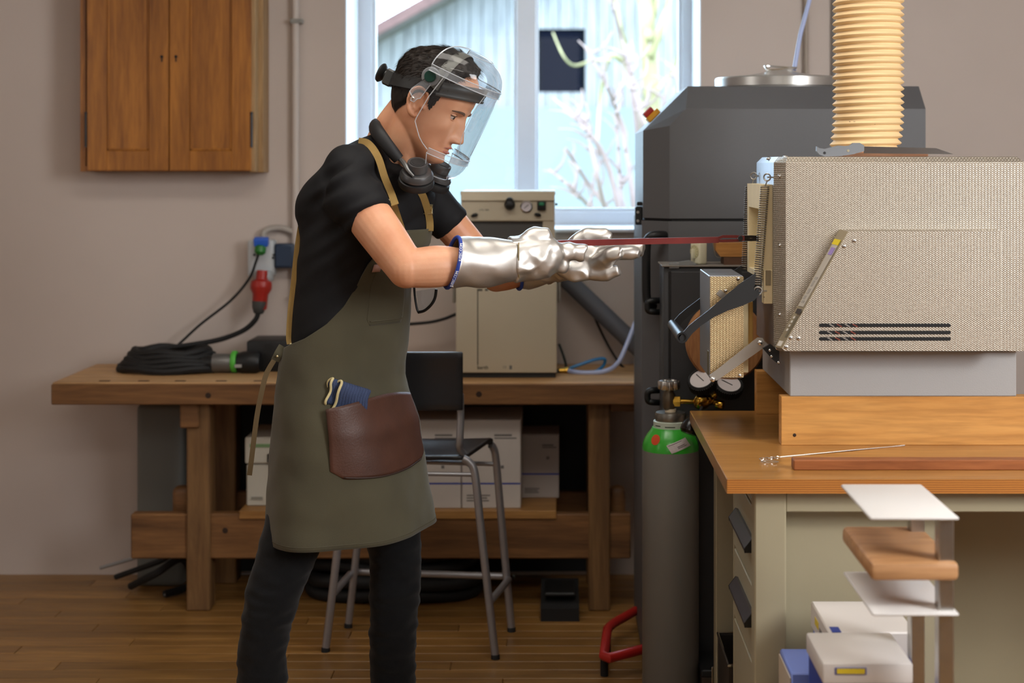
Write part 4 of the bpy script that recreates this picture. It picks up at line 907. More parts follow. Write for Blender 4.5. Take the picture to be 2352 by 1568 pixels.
MB().box(gx0+.010, gx1-.004, gy0-.006, gy0+.002, ZZ(655, 3.42), ZZ(620, 3.42), .001).build('heat_mark', mat('scorched', '83765c', .8), fur)
MB().lathe([(.0012, 0), (.0012, -.001)], P(1755, 682, gy0-.004), (0, 1, 0), 8).build('pin_hole', M_black, fur)
def screw(px, py, d, r=.0042, nrm=(0, -1, 0), par=fur):
    m = MB(); m.lathe([(r, 0), (r*.9, .0014), (r*.5, .0024), (r*.42, .0024), (r*.42, .0008), (0, .0008)], P(px, py, d), nrm, 14); return m.build('screw', M_chrome, par, True)
chn = Vector((-.04, -(fxn-fx0), 0)).normalized()
for py in (404, 563, 722):
    p = Vector(((fx0+fxn)/2, 3.38, ZZ(py, 3.38))); MB().lathe([(.0048, 0), (.0042, .0016), (.002, .0026), (.0018, .0005)], p+chn*.0002, chn, 14).build('screw', M_chrome, fur, True)
for x, y in ((fx0+.006, 3.52), (fxn+.02, 3.5)):
    MB().sphere((x, y, fz1+.013 if x > fxn else fz1+.009), .0065, 14, 8, (1, 1, .6)).build('dome_nut', M_chrome, fur, True)
# side control cover
cd0, cd1 = 3.36, 3.318
bk = [P(x, y, cd0) for x, y in ((1781, 797), (1787, 805), (2290, 805), (2290, 527), (1929, 527))]
ft_ = [P(x, y, cd1) for x, y in ((1797, 800), (1801, 806), (2300, 806), (2300, 529), (1949, 532))]
MB().prism(ft_, bk).build('side_cover', M_emb, fur)
# smooth slanted strip of the cover with its labels
nrm_pts = (bk[0], ft_[0], ft_[4], bk[4]); nn = ((nrm_pts[1]-nrm_pts[0]).cross(nrm_pts[3]-nrm_pts[0])).normalized()
if nn.y > 0: nn = -nn
def strip(u, v, off=.0012): return (nrm_pts[0]*(1-u)+nrm_pts[3]*u)*(1-v)+(nrm_pts[1]*(1-u)+nrm_pts[2]*u)*v+nn*off
def spatch(name, u0, u1, v0, v1, mt, off=.0016, par=None):
    f = [strip(u0, v0, off), strip(u1, v0, off), strip(u1, v1, off), strip(u0, v1, off)]
    return MB().prism(f, [p-nn*.0012 for p in f]).build(name, mt, par or fur)
cs = spatch('control_strip', 0, 1, 0, 1, mat('strip_champagne', 'b3a78f', .4, .6), .0012)
spatch('label_plate', .35, .90, .15, .8, mat('plate_silver', 'c9c4bb', .35, .4), .0024, cs)
spatch('yellow_label', .875, .92, .12, .82, mat('label_yellow', 'e0c92a', .5), .003, cs)
spatch('purple_label', .79, .85, .3, .72, mat('label_purple', '9a86c4', .5), .0034, cs)
for k, (u0, u1, v0, v1) in enumerate(((.52, .57, .3, .5), (.46, .50, .3, .55), (.41, .44, .25, .5), (.58, .60, .3, .62), (.38, .40, .3, .6))): spatch('print_line', u0, u1, v0, v1, mat('print_pale', 'a39e97', .6), .003, cs)
spatch('rocker_switch', .285, .325, .45, 1.0, mat('switch_dark', '3a3536', .4), .006, cs)
for k in range(4): spatch('scale_mark', .14+.035*k, .16+.035*k, .3, .5, mat('mark_white', 'd6d1c8', .5), .0022, cs)
spatch('inspection_slot', .09, .27, .58, .85, mat('slot_brown', '6e6654', .5), .002, cs)
spatch('paper_label', .012, .055, .2, .75, mat('mark_white', 'd6d1c8', .5), .0024, cs)
for py in (747, 763.5, 778):
    a = P(1885, py, cd1-.0006); b = P(2180, py, cd1-.0006); h = .0038
    pts = [a+Vector((h*math.cos(q), 0, h*math.sin(q))) for q in [math.pi/2+math.pi*i/8 for i in range(9)]]+[b+Vector((h*math.cos(q), 0, h*math.sin(q))) for q in [-math.pi/2+math.pi*i/8 for i in range(9)]]
    MB().prism(pts, [p+Vector((0, .0005, 0)) for p in pts]).build('vent_slot', M_black, fur)
    for k in range(4):
        x = 1905+k*18+(py % 7); MB().obox(P(x, py, cd1-.0011), .006, .0003, .0012, Matrix.Rotation(.5, 3, 'Y')).build('wire', mat('red_wire', '7a3a2c', .5) if k % 2 else mat('grey_wire', '8c8780', .5), fur)
for px, py in ((1939, 566), (1962, 553), (1816, 776), (1834, 777), (1806, 797)): screw(px, py, cd1, .0045)
# springs with eye bolts
def spring(top, bot, R, turns, wr):
    n = turns*14; L = bot-top; ax = L.normalized(); u = ax.cross(Vector((0, 1, 0))).normalized(); w = ax.cross(u)
    m = MB(); m.tube([top+L*(i/n)+(u*math.cos(2*math.pi*turns*i/n)+w*math.sin(2*math.pi*turns*i/n))*R for i in range(n+1)], wr, 6)
    return m.build('spring', mat('spring_steel', '7b746a', .35, .9), fur, 2)
def eye(c, r, nrm, par=fur):
    u = Vector(nrm).cross(Vector((0, 0, 1))).normalized(); w = u.cross(Vector(nrm))
    m = MB(); m.tube([Vector(c)+(u*math.cos(a)+w*math.sin(a))*r for a in [2*math.pi*i/20 for i in range(20)]], .0018, 8, closed=True); m.tube([Vector(c), Vector(c)+Vector((.02, 0, 0))], .0016, 6); return m.build('eye_bolt', M_steel, par, True)
nd_, fd_ = 3.415, 3.672
spring(P(1757, 428, nd_), P(1740, 655, nd_), .0095, 44, .0012); spring(P(1720, 428, fd_), P(1712, 620, fd_), .0085, 40, .0012)
for px, py, d in ((1762, 407, nd_), (1731, 404, fd_-.01)):
    eye(P(px, py, d), .0075, (-.35, -1, 0)); m = MB(); ctube(m, [P(px, py+6, d), P(px-2, py+14, d), P(px-6, py+22, d)], .0014, 6, 4); m.build('hook', M_steel, fur, True)
eye(P(1741, 668, nd_-.004), .009, (-.1, -1, 0))
# lever arms and cross tube
M_lever = mat('lever_black', '2c2d2e', .4, .2)
arm = [(1736, 627), (1700, 651), (1660, 684), (1628, 712), (1600, 733), (1582, 748), (1568, 764), (1560, 776), (1565, 788), (1576, 785), (1590, 766), (1610, 748), (1640, 728), (1672, 713), (1705, 702), (1732, 690), (1745, 676), (1742, 664), (1734, 668), (1731, 660), (1736, 650)]
f = [P(x, y, 3.408) for x, y in arm]
MB().prism(f, [p+Vector((0, .004, 0)) for p in f]).build('lever_arm', M_lever, fur)
MB().prism([p+Vector((0, .262, 0)) for p in f], [p+Vector((0, .266, 0)) for p in f]).build('lever_arm', M_lever, fur)
c = P(1567, 775, 3.404); m = MB(); m.lathe([(.0085, 0), (.0125, 0), (.0125, .276), (.0085, .276), (.0085, 0)], c, (0, 1, 0), 24, cap=False); m.build('lever_handle', mat('lever_tube', '4a4d50', .25, .8), fur, True)
# open door
dX0, dX1, dY0, dY1, dZ0, dZ1 = .343, .4195, 3.44, 3.665, ZZ(868, 3.44), ZZ(633, 3.44)
MB().box(dX0, dX1, dY0, dY1, dZ0, dZ1, .0015).build('door_shell', mat('door_steel', '9a9ca0', .38, .85), fur)
MB().box(dX0+.002, dX1+.001, dY0-.0015, dY0, dZ0+.002, dZ1-.002).build('door_side_plate', embossed('embossed_gold', 'c3ad85', .4), fur)
MB().box(dX1, dX1+.0145, dY0+.02, dY1-.02, ZZ(856, 3.46), ZZ(690, 3.46), .002).build('door_insulation', M_fibre, fur)
MB().box(dX1+.0145, dX1+.027, dY0+.035, dY1-.035, ZZ(800, 3.47), ZZ(692, 3.47), .002).build('door_plug', mat('fibre_dark', 'b58f4a', .8), fur)
MB().box(dX0-.0012, dX0, 3.452, 3.475, ZZ(862, 3.44), ZZ(808, 3.44)).build('rating_plate', mat('plate_gold', '6d6440', .4, .5), fur)
for px, py in ((1695, 640), (1666, 668), (1699, 862)): screw(px, py, dY0-.0016, .0042)
MB().obox(P(1657, 676, dY0-.002), .010, .001, .007, Matrix.Rotation(math.radians(40), 3, 'Y')).build('tab', M_alus, fur)
bar = [(1630, 862), (1636, 875), (1648, 873), (1752, 800), (1758, 788), (1752, 776), (1740, 775)]
f = [P(x, y, 3.418) for x, y in bar]
MB().prism(f, [p+Vector((0, .004, 0)) for p in f]).build('link_bar', mat('link_grey', 'aba59b', .4, .6), fur)
for px, py in ((1746, 787), (1637, 871)): MB().sphere(P(px, py, 3.417), .0062, 14, 8, (1, .6, 1)).build('pivot_bolt', M_chrome, fur, True)
MB().plate([(1752, 800), (1770, 790), (1790, 806), (1790, 838), (1775, 826)], 3.39, .01).build('pivot_bracket', M_black, fur)
for px, py in ((1768, 804), (1772, 818), (1784, 800), (1788, 832)): screw(px, py, 3.388, .0032)
# ------------------------------------------------------------------ on the furnace: knife and ribbed exhaust hose
ftop = fz1+.013
t = thing('carving_knife', 'knife with grey riveted handle lying on top of the furnace', 'knife', (XX(1920, 3.5), 3.5, ftop))
kd = 3.44
kp = [(1876, 334), (1882, 338), (1895, 340), (1910, 336), (1925, 332), (1940, 333), (1952, 332), (1960, 326), (1975, 326), (1985, 332), (1985, 345), (1960, 352), (1930, 356.5), (1895, 357.5), (1882, 353), (1876, 345)]
f = [P(x, y, kd) for x, y in kp]; dz = ftop+.0004-min(p.z for p in f)
f = [p+Vector((0, 0, dz)) for p in f]
MB().prism(f, [p+Vector((0, .014, 0)) for p in f]).build('handle', mat('knife_grey', '7d8084', .4, .4), t)
q = [P(x, y, kd+.005)+Vector((0, 0, dz)) for x, y in ((1984, 334), (2150, 338), (2190, 352), (1984, 350))]
MB().prism(q, [p+Vector((0, .002, 0)) for p in q]).build('blade', M_chrome, t)
for px, py in ((1894, 349), (1948, 344)): MB().lathe([(.0032, 0), (.0028, .001)], P(px, py, kd)+Vector((0, 0, dz)), (0, -1, 0), 12).build('rivet', M_dark if px < 1900 else mat('brass_rivet', 'd0c6a8', .3, .8), t, True)
t = thing('exhaust_hose', 'cream ribbed exhaust hose rising from behind the knife on the furnace', 'hose', (XX(1995, 3.56), 3.56, ftop))
M_hose = mat('cream_hose', 'e6c795', .6, var=.05, vscale=10)
prof = []; z = ftop+.014; k = 0; hx, hy = XX(1994, 3.56), 3.56
m = MB(); rings = []; pitch = .0157; n = 48; zz = ftop+.012; dxl = lambda q: -.012*max(0, 1-(q-ftop)/.10)**2
while zz < 2.69:
    for dr, dz_ in ((.0, .0), (.0025, .0025), (.003, .0035), (-.0055, .0115), (-.0058, .0135)):
        R_ = .080+dr; rings.append([Vector((hx+dxl(zz)+R_*math.cos(a), hy+R_*math.sin(a), zz+dz_+.002*math.cos(a))) for a in [2*math.pi*i/n for i in range(n)]])
    zz += pitch
m.loft(rings); m.build('ribbed_tube', M_hose, t, True)
MB().box(hx-.075, hx+.12, hy-.085, hy+.085, ftop, ftop+.012, .002).build('base_board', wood('pinkish_board', 'c89a7c', 'a87656', 'X', 1, .5), t)
pr = Vector((hx, hy, ZZ(283, 3.48)))
for i, chx in enumerate('PT1000'):
    a = math.radians(-133+i*8.5); p = Vector((hx+.0782*math.cos(a), hy+.0782*math.sin(a), ZZ(281.5+i*.4, 3.49)))
    nv = Vector((math.cos(a), math.sin(a), 0)); text('lettering', chx, .0085, p+nv*.001, Vector((-math.sin(a), math.cos(a), 0)), (0, 0, 1), M_black, t)
# ------------------------------------------------------------------ foreground: shelf rack and boxes at the right edge
M_acr = mat('milky_acrylic', 'd9d6d3', .35); M_wsh = wood('tan_shelf', 'c79a6e', 'a9784c', 'X', .8, .45)
rk = thing('shelf_rack', 'small rack with white and wooden shelves at the front right edge', 'rack', (.75, 2.5, 0))
sx = XX(1931, 2.76)
def rshelf(z, x0, th, mt, r=.004): MB().box(x0, .66, 2.50, 2.76, z-th, z, r, 2).build('shelf', mt, rk, True)
rshelf(ZZ(1111, 2.76), sx, .006, M_acr); rshelf(ZZ(1207, 2.76), sx+.002, .030, M_wsh, .008); rshelf(ZZ(1311, 2.76), sx+.004, .006, M_acr)
for yq in (2.53, 2.73): MB().box(.63, .655, yq-.015, yq+.015, 0, ZZ(1111, 2.76)-.006, .002).build('post', M_steel, rk)
MB().box(.615, .66, 2.50, 2.76, 0, .012).build('foot_plate', M_steel, rk)
M_wbox = mat('glossy_white_card', 'd3cdc8', .4); M_pblue = mat('royal_blue', '26409a', .45); M_pyel = mat('label_yellow2', 'd8bf2c', .5); M_lblue = mat('light_blue_card', '7287cf', .5)
t = thing('product_box', 'white box with yellow label and blue base, front right corner', 'box', (.56, 2.7, 0)); bz = .547
MB().box(.455, .61, 2.612, 2.787, bz-.036, bz, .004, 2).build('lid', M_wbox, t, True)
MB().box(.459, .606, 2.616, 2.783, 0, bz-.036, .002).build('body', M_pblue, t)
MB().box(XX(1918, 2.611), XX(1990, 2.611), 2.6105, 2.612, ZZ(1549, 2.611), ZZ(1533, 2.611)).build('label', M_pblue, t)
MB().box(XX(1922, 2.610), XX(1987, 2.610), 2.6095, 2.6105, ZZ(1547, 2.61), ZZ(1535, 2.61)).build('label_field', M_pyel, t)
t = thing('product_box', 'open white box behind the front box with blue tape', 'box', (.56, 2.9, 0)); bz = .543
MB().box(.499, .66, 2.80, 3.0, bz-.05, bz, .003).build('lid', M_wbox, t, True)
MB().box(.503, .656, 2.803, 2.997, 0, bz-.05, .002).build('body', M_lblue, t)
MB().box(XX(1909, 2.81), XX(1930, 2.81), 2.798, 2.83, bz, bz+.0008).build('tape', M_pblue, t)
MB().box(.4983, .499, 2.91, 2.95, bz-.03, bz-.016).build('label', M_pyel, t)
MB().box(.4983, .499, 2.86, 2.90, bz-.034, bz-.022).build('print', M_ink, t)
t = thing('product_box', 'light blue box standing beside the white boxes', 'box', (.44, 2.84, 0))
MB().box(XX(1818, 2.84), XX(1868, 2.84), 2.80, 2.99, 0, ZZ(1488, 2.9), .003).build('body', M_lblue, t, True) if False else MB().box(.436, .4975, 2.84, 2.985, 0, ZZ(1489, 2.985), .003).build('body', M_lblue, t, True)
MB().box(.4335, .436, 2.842, 2.983, 0, ZZ(1500, 2.985)).build('side_flap', mat('kraft', 'b8ab98', .7), t)
# ------------------------------------------------------------------ the man
from mathutils.bvhtree import BVHTree
MD = 3.6; PSI = math.radians(35); FB = Vector((math.cos(PSI), -math.sin(PSI), 0)); RB = Vector((-math.sin(PSI), -math.cos(PSI), 0))
man = thing('person', 'person in black t-shirt and olive apron holding a red rod with silver gloves', 'person', P(770, 1741, MD))
man.location.z = 0; WORLD[man.name] = Matrix.Translation(man.location)
def skin_mat():
    m, nt, b = nodes('skin'); N = nt.nodes.new; L = nt.links.new
    tc = N('ShaderNodeTexCoord'); n = N('ShaderNodeTexNoise'); n.inputs['Scale'].default_value = 14; n.inputs['Detail'].default_value = 5; L(tc.outputs['Object'], n.inputs['Vector'])
    r = N('ShaderNodeValToRGB'); e = r.color_ramp.elements; e[0].position = .3; e[0].color = lin('c98a66'); e[1].position = .7; e[1].color = lin('dba582'); L(n.outputs['Fac'], r.inputs[0]); L(r.outputs[0], b.inputs['Base Color'])
    b.inputs['Roughness'].default_value = .48; b.inputs['Subsurface Weight'].default_value = .12; b.inputs['Subsurface Radius'].default_value = (.01, .004, .002); b.inputs['Subsurface Scale'].default_value = .5
    n2 = N('ShaderNodeTexNoise'); n2.inputs['Scale'].default_value = 420; L(tc.outputs['Object'], n2.inputs['Vector'])
    bp = N('ShaderNodeBump'); bp.inputs['Strength'].default_value = .12; bp.inputs['Distance'].default_value = .001; L(n2.outputs['Fac'], bp.inputs['Height']); L(bp.outputs[0], b.inputs['Normal']); return m
M_skin = skin_mat()
# ---- head in its own frame: F forward, R to his right, U up; origin midway between the ears
HY, HP, HS = math.radians(12.5), math.radians(26), 1.05
_f = Vector((math.cos(HY), -math.sin(HY), 0))
HF = _f*math.cos(HP)+Vector((0, 0, -math.sin(HP))); HU = Vector((0, 0, 1))*math.cos(HP)+_f*math.sin(HP); HR = Vector((-math.sin(HY), -math.cos(HY), 0))
HE = P(989, 247, 3.553)
def H(f, r, u):
    u = u if u > -.04 else -.04+(u+.04)*.90
    return HE+(HF*f+HR*r+HU*u)*HS
def HV(f, r, u): return HE+HF*f+HR*r+HU*u
uT = [-.121, -.117, -.110, -.100, -.090, -.070, -.045, -.02, .0, .012, .025, .040, .060, .080, .095, .108, .117, .123, .1255]
fT = [.050, .062, .0705, .0740, .0755, .0765, .077, .0775, .0785, .0795, .0835, .0870, .0870, .082, .074, .060, .042, .02, .004]
uB = [-.121, -.110, -.090, -.070, -.050, -.02, 0, .03, .06, .08, .1, .115, .123, .1255]
bT = [.022, .0, -.018, -.042, -.062, -.082, -.091, -.099, -.099, -.091, -.071, -.042, -.014, -.004]
uW = [-.121, -.113, -.1, -.085, -.07, -.05, -.03, 0, .02, .05, .08, .1, .115, .123, .1255]
wT = [.012, .027, .038, .048, .055, .061, .066, .071, .074, .0765, .070, .056, .035, .013, .004]
FEAT = [(.009, .0165, -.0055, .008, .007), (.009, -.0165, -.0055, .008, .007), (-.102, 0, .0065, .010, .018), (-.0885, 0, -.003, .0045, .018), (-.0775, 0, .0062, .0045, .017), (-.0702, 0, -.0042, .0020, .022), (-.0632, 0, .0070, .0042, .016),
        (-.0420, .0132, .0125, .0065, .0062), (-.0420, -.0132, .0125, .0065, .0062), (-.040, .0215, -.004, .009, .004), (-.040, -.0215, -.004, .009, .004),
        (.007, .031, -.0095, .0095, .0135), (.007, -.031, -.0095, .0095, .0135), (.022, .026, .0045, .006, .018), (.022, -.026, .0045, .006, .018),
        (-.020, .047, .005, .014, .014), (-.020, -.047, .005, .014, .014), (-.066, .031, -.004, .014, .010), (-.066, -.031, -.004, .014, .010), (-.055, .05, -.003, .018, .014), (-.055, -.05, -.003, .018, .014)]
nU = [-.0535, -.0495, -.0455, -.040, -.035, -.025, -.012, .0, .010, .020, .026]
nA = [.0, .008, .021, .0262, .0255, .021, .0155, .011, .007, .0025, .0]
nS = [.010, .011, .0115, .0115, .0105, .0092, .0085, .008, .008, .009, .01]
def headF(R, U):
    f = np.interp(U, uT, fT); b = np.interp(U, uB, bT); w = np.interp(U, uW, wT); n = 2.25
    q = np.clip(1-np.abs(R/w)**n, 0, 1)**(1/n)
    return (f+b)/2+(f-b)/2*q
def feats(R, U):
    d = np.interp(U, nU, nA)*np.exp(-(R/np.interp(U, nU, nS))**2)
    for u0, r0, a, su, sr in FEAT: d = d+a*np.exp(-((U-u0)/su)**2-((R-r0)/sr)**2)
    return d
def smooth_tab(xs, ys, q):
    g = np.linspace(xs[0], xs[-1], 300); v = np.interp(g, xs, ys); k = np.hanning(15); k /= k.sum(); vp = np.concatenate([[v[0]]*7, v, [v[-1]]*7]); return np.interp(q, g, np.convolve(vp, k, 'valid'))
nTh, nUu = 220, 150
Us = np.interp(np.linspace(0, 1, nUu), [0, .08, .92, 1], [-.121, -.113, .117, .1255])
HG = np.zeros((nUu, nTh, 3))
for i, U in enumerate(Us):
    f = smooth_tab(uT, fT, U); b = smooth_tab(uB, bT, U); w = smooth_tab(uW, wT, U); th = np.linspace(0, 2*np.pi, nTh, endpoint=False); n = 2.25
    c, s = np.cos(th), np.sin(th); q = np.sign(c)*np.abs(c)**(2/n); R = w*np.sign(s)*np.abs(s)**(2/n)
    F_ = (f+b)/2+(f-b)/2*q
    # neck side of the jaw tucks in
    F_ = F_+np.where(c > 0, feats(R, np.full_like(R, U))*np.clip(c*3, 0, 1), 0)
    HG[i, :, 0] = F_; HG[i, :, 1] = R; HG[i, :, 2] = U
B = MB()
B.loft([[H(*p) for p in row] for row in HG])
# ears
for s in (1, -1):
    def EP(f, u, r): return H(f-.006, s*r, u+.002)
    ctube(B, [EP(.012, .008, .073), EP(.013, .024, .077), EP(.004, .034, .082), EP(-.010, .035, .086), EP(-.021, .024, .088), EP(-.023, .006, .087), EP(-.017, -.012, .084), EP(-.006, -.024, .079), EP(.006, -.027, .074)], [.0035, .004, .0042, .0045, .0045, .004, .0042, .0065, .0045], 10, 8)
    ctube(B, [EP(.004, .02, .075), EP(-.008, .022, .080), EP(-.013, .008, .081), EP(-.009, -.008, .079), EP(.0, -.014, .075)], .0034, 8, 6)
    B.sphere(EP(-.008, .004, .0735), 1, 16, 10, (.0045, .016, .027), Matrix((HR*s, HF, HU)).transposed())
    B.sphere(EP(.012, -.002, .0735), .0055, 10, 8)
# neck
ctube(B, [H(-.018, 0, -.0), P(935, 318, 3.57), P(905, 352, 3.59), P(880, 400, 3.60)], [.056, .057, .058, .066], 28, 8)
ctube(B, [H(-.055, 0, -.02), P(893, 300, 3.58), P(872, 345, 3.60)], [.035, .04, .04], 20, 6)
ctube(B, [H(-.03, .042, -.02), P(930, 345, 3.535), P(930, 392, 3.55)], [.012, .014, .012], 12, 6)
# torso core (under the shirt)
_sc = {}
def section(py, tab, ratio=.66, d=MD, shrink=0.):
    """body cross-section at a height whose outline spans the two columns of the table"""
    key = (round(py, 2), id(tab))
    if key not in _sc:
        xl = lerpt(py, [t[0] for t in tab], [t[1] for t in tab]); xr = lerpt(py, [t[0] for t in tab], [t[2] for t in tab]); off0 = .008 if tab is not SHIRT else 0.
        cx, E = (xl+xr)/2, (xr-xl)/2*d/FPX/.80
        for _ in range(5):
            C = P(cx, py, d); q = [VX+p.x*FPX/p.y for p in (sec_pt(C, E, E*ratio, 2*math.pi*k/72, off0) for k in range(72))]
            E *= (xr-xl)/(max(q)-min(q)); cx += (xl+xr)/2-(max(q)+min(q))/2
        _sc[key] = (P(cx, py, d), E, E*ratio)
    C, a, b = _sc[key]; return C, a-shrink, b-shrink
def sec_pt(C, a, b, phi, off=0., pw=2.3):
    c, s = math.cos(phi), math.sin(phi)
    return C+FB*((b+off)*math.copysign(abs(c)**(2/pw), c))+RB*((a+off)*math.copysign(abs(s)**(2/pw), s))
APR = [(520, 705, 994), (560, 694, 990), (600, 688, 968), (650, 680, 947), (700, 672, 944), (760, 659, 940), (800, 645, 933), (830, 637, 928), (870, 630, 926), (900, 626, 934), (970, 622, 958), (1070, 617, 975), (1150, 613, 988), (1230, 611, 1001), (1300, 610, 1008)]
SHIRT = [(340, 812, 900), (355, 786, 930), (375, 760, 975), (400, 742, 998), (450, 714, 1000), (500, 698, 988), (560, 688, 984), (620, 681, 954), (680, 674, 942), (740, 667, 937), (800, 652, 930), (870, 640, 925), (940, 634, 935), (1000, 632, 945)]
def torso_rings(y0, y1, n, shrink, tab=SHIRT):
    return [[sec_pt(*section(y0+(y1-y0)*i/(n-1), tab, shrink=shrink), 2*math.pi*k/56) for k in range(56)] for i in range(n)]
B.loft(torso_rings(360, 960, 26, .014))
S1, E1, W1 = P(792, 420, 3.46), P(934, 617, 3.365), P(1195, 597, 3.45)
S2, E2, W2 = P(974, 445, 3.74), P(1140, 637, 3.78), P(1285, 604, 3.63)
ctube(B, [S1, S1*.62+E1*.38, S1*.3+E1*.7, E1], [.046, .0515, .0485, .043], 24, 8)
B.sphere(E1, .0435, 20, 14)
ctube(B, [E1, E1*.72+W1*.28, E1*.45+W1*.55, W1], [.042, .0465, .034, .024], 24, 8)
ctube(B, [S2, S2*.5+E2*.5, E2], [.046, .043, .036], 22, 8); B.sphere(E2, .036, 18, 12)
ctube(B, [E2, E2*.7+W2*.3, W2], [.036, .036, .022], 22, 8)
B.sphere(W1+Vector((.05, .0, -.005)), 1, 16, 10, (.035, .012, .022)); B.sphere(W2+Vector((.04, -.03, -.002)), 1, 16, 10, (.035, .010, .022))
# legs under the trousers
HR_, KR, AR = P(738, 960, 3.53), P(622, 1385, 3.49), P(592, 1715, 3.53)
HL_, KL, AL = P(850, 960, 3.67), P(905, 1385, 3.68), P(898, 1655, 3.74)
for h, k, a in ((HR_, KR, AR), (HL_, KL, AL)):
    ctube(B, [h, h*.5+k*.5, k, k*.5+a*.5, a], [.06, .05, .038, .036, .03], 20, 8)
body_me = remesh(B, .0029, 2, .35)
body = obj_from('body', body_me, M_skin, man)
# eyes, lids, brows
M_eye = mat('eye_white', 'b3a59c', .25); M_iris = mat('iris_brown', '2a1a12', .15)
M_brow = mat('brow_hair', '563d2c', .8)
for s in (1, -1):
    c = (.0580, s*.0305, .0070); e = MB().sphere(H(*c), .0120, 20, 14).build('eye', M_eye, man, 2)
    g = (HF*.93-HU*.28+HR*(-.05)).normalized()
    MB().lathe([(.0, .01225), (.0035, .0119), (.0068, .0102)], H(*c), g, 18, cap=False).build('iris', M_iris, e, 2)
    for nm, e0, e1 in (('eyelid', 15, 88), ('eyelid', -88, -24)):
        rows = []
        for i in range(9):
            el = math.radians(e0+(e1-e0)*i/8); rows.append([H(c[0]+.0134*math.cos(el)*math.cos(az), c[1]+.0150*math.cos(el)*math.sin(az), c[2]+.0132*math.sin(el)) for az in [math.radians(-80+160*j/14) for j in range(15)]])
        m = MB(); m.loft(rows, False, closed=False); o = m.build(nm, M_skin, e, 2); md = o.modifiers.new('t', 'SOLIDIFY'); md.thickness = .0012
    m = MB(); el = math.radians(14); m.tube([H(c[0]+.0142*math.cos(el)*math.cos(az), c[1]+.0158*math.cos(el)*math.sin(az), c[2]+.0140*math.sin(el)) for az in [math.radians(-75+150*j/14) for j in range(15)]], .0007, 6); m.build('eyelash', M_brow, e, 2)
    pts = []
    for i in range(9):
        R = s*(.013+.039*i/8); U = .0178+.0055*math.sin(math.pi*i/8*.85); F_ = float(headF(np.array(R), np.array(U))+feats(np.array(R), np.array(U))); pts.append(H(F_+.0012, R, U))
    m = MB(); m.tube(pts, [.0016, .0026, .003, .003, .0028, .0025, .002, .0016, .001], 8, ell=.4, up=HU); m.build('eyebrow', M_brow, man, 2)
# lips
M_lip = mat('lip_skin', 'b0695a', .4, var=.05)
for U0, h in ((-.0640, .0034), (-.0765, .0038)):
    rows = []
    for k in range(7):
        dv = (k/6-.5)*2; rr = []
        for j in range(17):
            R = -.021+.042*j/16; tap = math.sqrt(max(0, 1-(R/.0215)**2)); U = U0+dv*h*tap+(.0016*(1-tap) if U0 < -.07 else -.004*(1-tap)); F_ = float(headF(np.array(R), np.array(U))+feats(np.array(R), np.array(U)))
            rr.append(H(F_+.0012*(1-dv*dv)*tap+.0001, R, U))
        rows.append(rr)
    m = MB(); m.loft(rows, False, closed=False); m.build('lip', M_lip, man, 2)
# hair: cap plus short strands
gF = [-.105, -.085, -.06, -.035, -.012, .004, .012, .02, .028, .04, .055, .066, .075, .09]; gU = [-.064, -.060, -.046, -.012, .018, .030, .008, -.004, .02, .060, .092, .110, .124, .14]
def hmask(F_, U): return U-np.interp(F_, gF, gU)
Mk = hmask(HG[:, :, 0], HG[:, :, 2])
ctr = np.array([-.005, 0, .02]); dirn = HG-ctr; dirn /= np.linalg.norm(dirn, axis=2, keepdims=True)
topness = np.clip((HG[:, :, 2]-.03)/.07, 0, 1)
offs = np.clip(Mk/.022, .25, 1)*(.0045+.0105*topness)
for i in range(nUu):
    for j in range(0, nTh):
        p = HG[i, j]; offs[i, j] *= 1+.35*mnoise.noise(Vector((p[0]*90, p[1]*90, p[2]*60)))
HC = HG+dirn*offs[:, :, None]
m = MB(); idx = {}; vs = []; fs = []
def vid(i, j):
    j %= nTh
    if (i, j) not in idx: idx[(i, j)] = len(vs); vs.append(H(*HC[i, j]))
    return idx[(i, j)]
for i in range(nUu-1):
    for j in range(nTh):
        if min(Mk[i, j], Mk[i+1, j], Mk[i, (j+1) % nTh], Mk[i+1, (j+1) % nTh]) > 0: fs.append((vid(i, j), vid(i, j+1), vid(i+1, j+1), vid(i+1, j)))
fs.append(tuple(vid(nUu-1, j) for j in range(nTh)))
m.add(vs, fs); M_hair = mat('dark_brown_hair', '1b130d', .6, var=.3, vscale=120, spec=.25); hair = m.build('hair', M_hair, man, 2)
m = MB(); rs = np.random.RandomState(3); cnt = 0
ok = np.argwhere(Mk > .0015)
wgt = []
for i, j in ok: wgt.append(1.0 if HG[i, j, 1] > -.02 else .5)
wgt = np.array(wgt); wgt /= wgt.sum()
for q in rs.choice(len(ok), 5200, p=wgt):
    i, j = ok[q]; p = HC[i, j]; nrm = dirn[i, j]; t = topness[i, j]
    if t > .45: d = np.array([.55, .25*np.sign(p[1])+rs.normal(0, .25), .35]) if p[0] > .03 else np.array([-.6, .3*np.sign(p[1])+rs.normal(0, .2), .0])
    else: d = np.array([-.45, rs.normal(0, .1), -.85])
    d = d-nrm*d.dot(nrm); d /= np.linalg.norm(d)+1e-9
    L = (.007+.013*t)*rs.uniform(.6, 1.3)*(.5 if Mk[i, j] < .01 else 1); w = np.cross(nrm, d); hw = .00055
    a = p-nrm*.001+d*rs.uniform(-.003, .003); b = a+d*L*.5+nrm*L*.11; c = a+d*L+nrm*L*(.08+.16*t*rs.uniform(0, 1))
    vv = [H(*(a-w*hw)), H(*(a+w*hw)), H(*(b+w*hw)), H(*(b-w*hw)), H(*c)]
    m.add(vv, [(0, 1, 2, 3), (3, 2, 4)])
me = bpy.data.meshes.new('hair_strands'); me.from_pydata([tuple(v) for v in m.v], [], m.f)
obj_from('hair_strand', me, M_hair, hair)['kind'] = 'stuff'
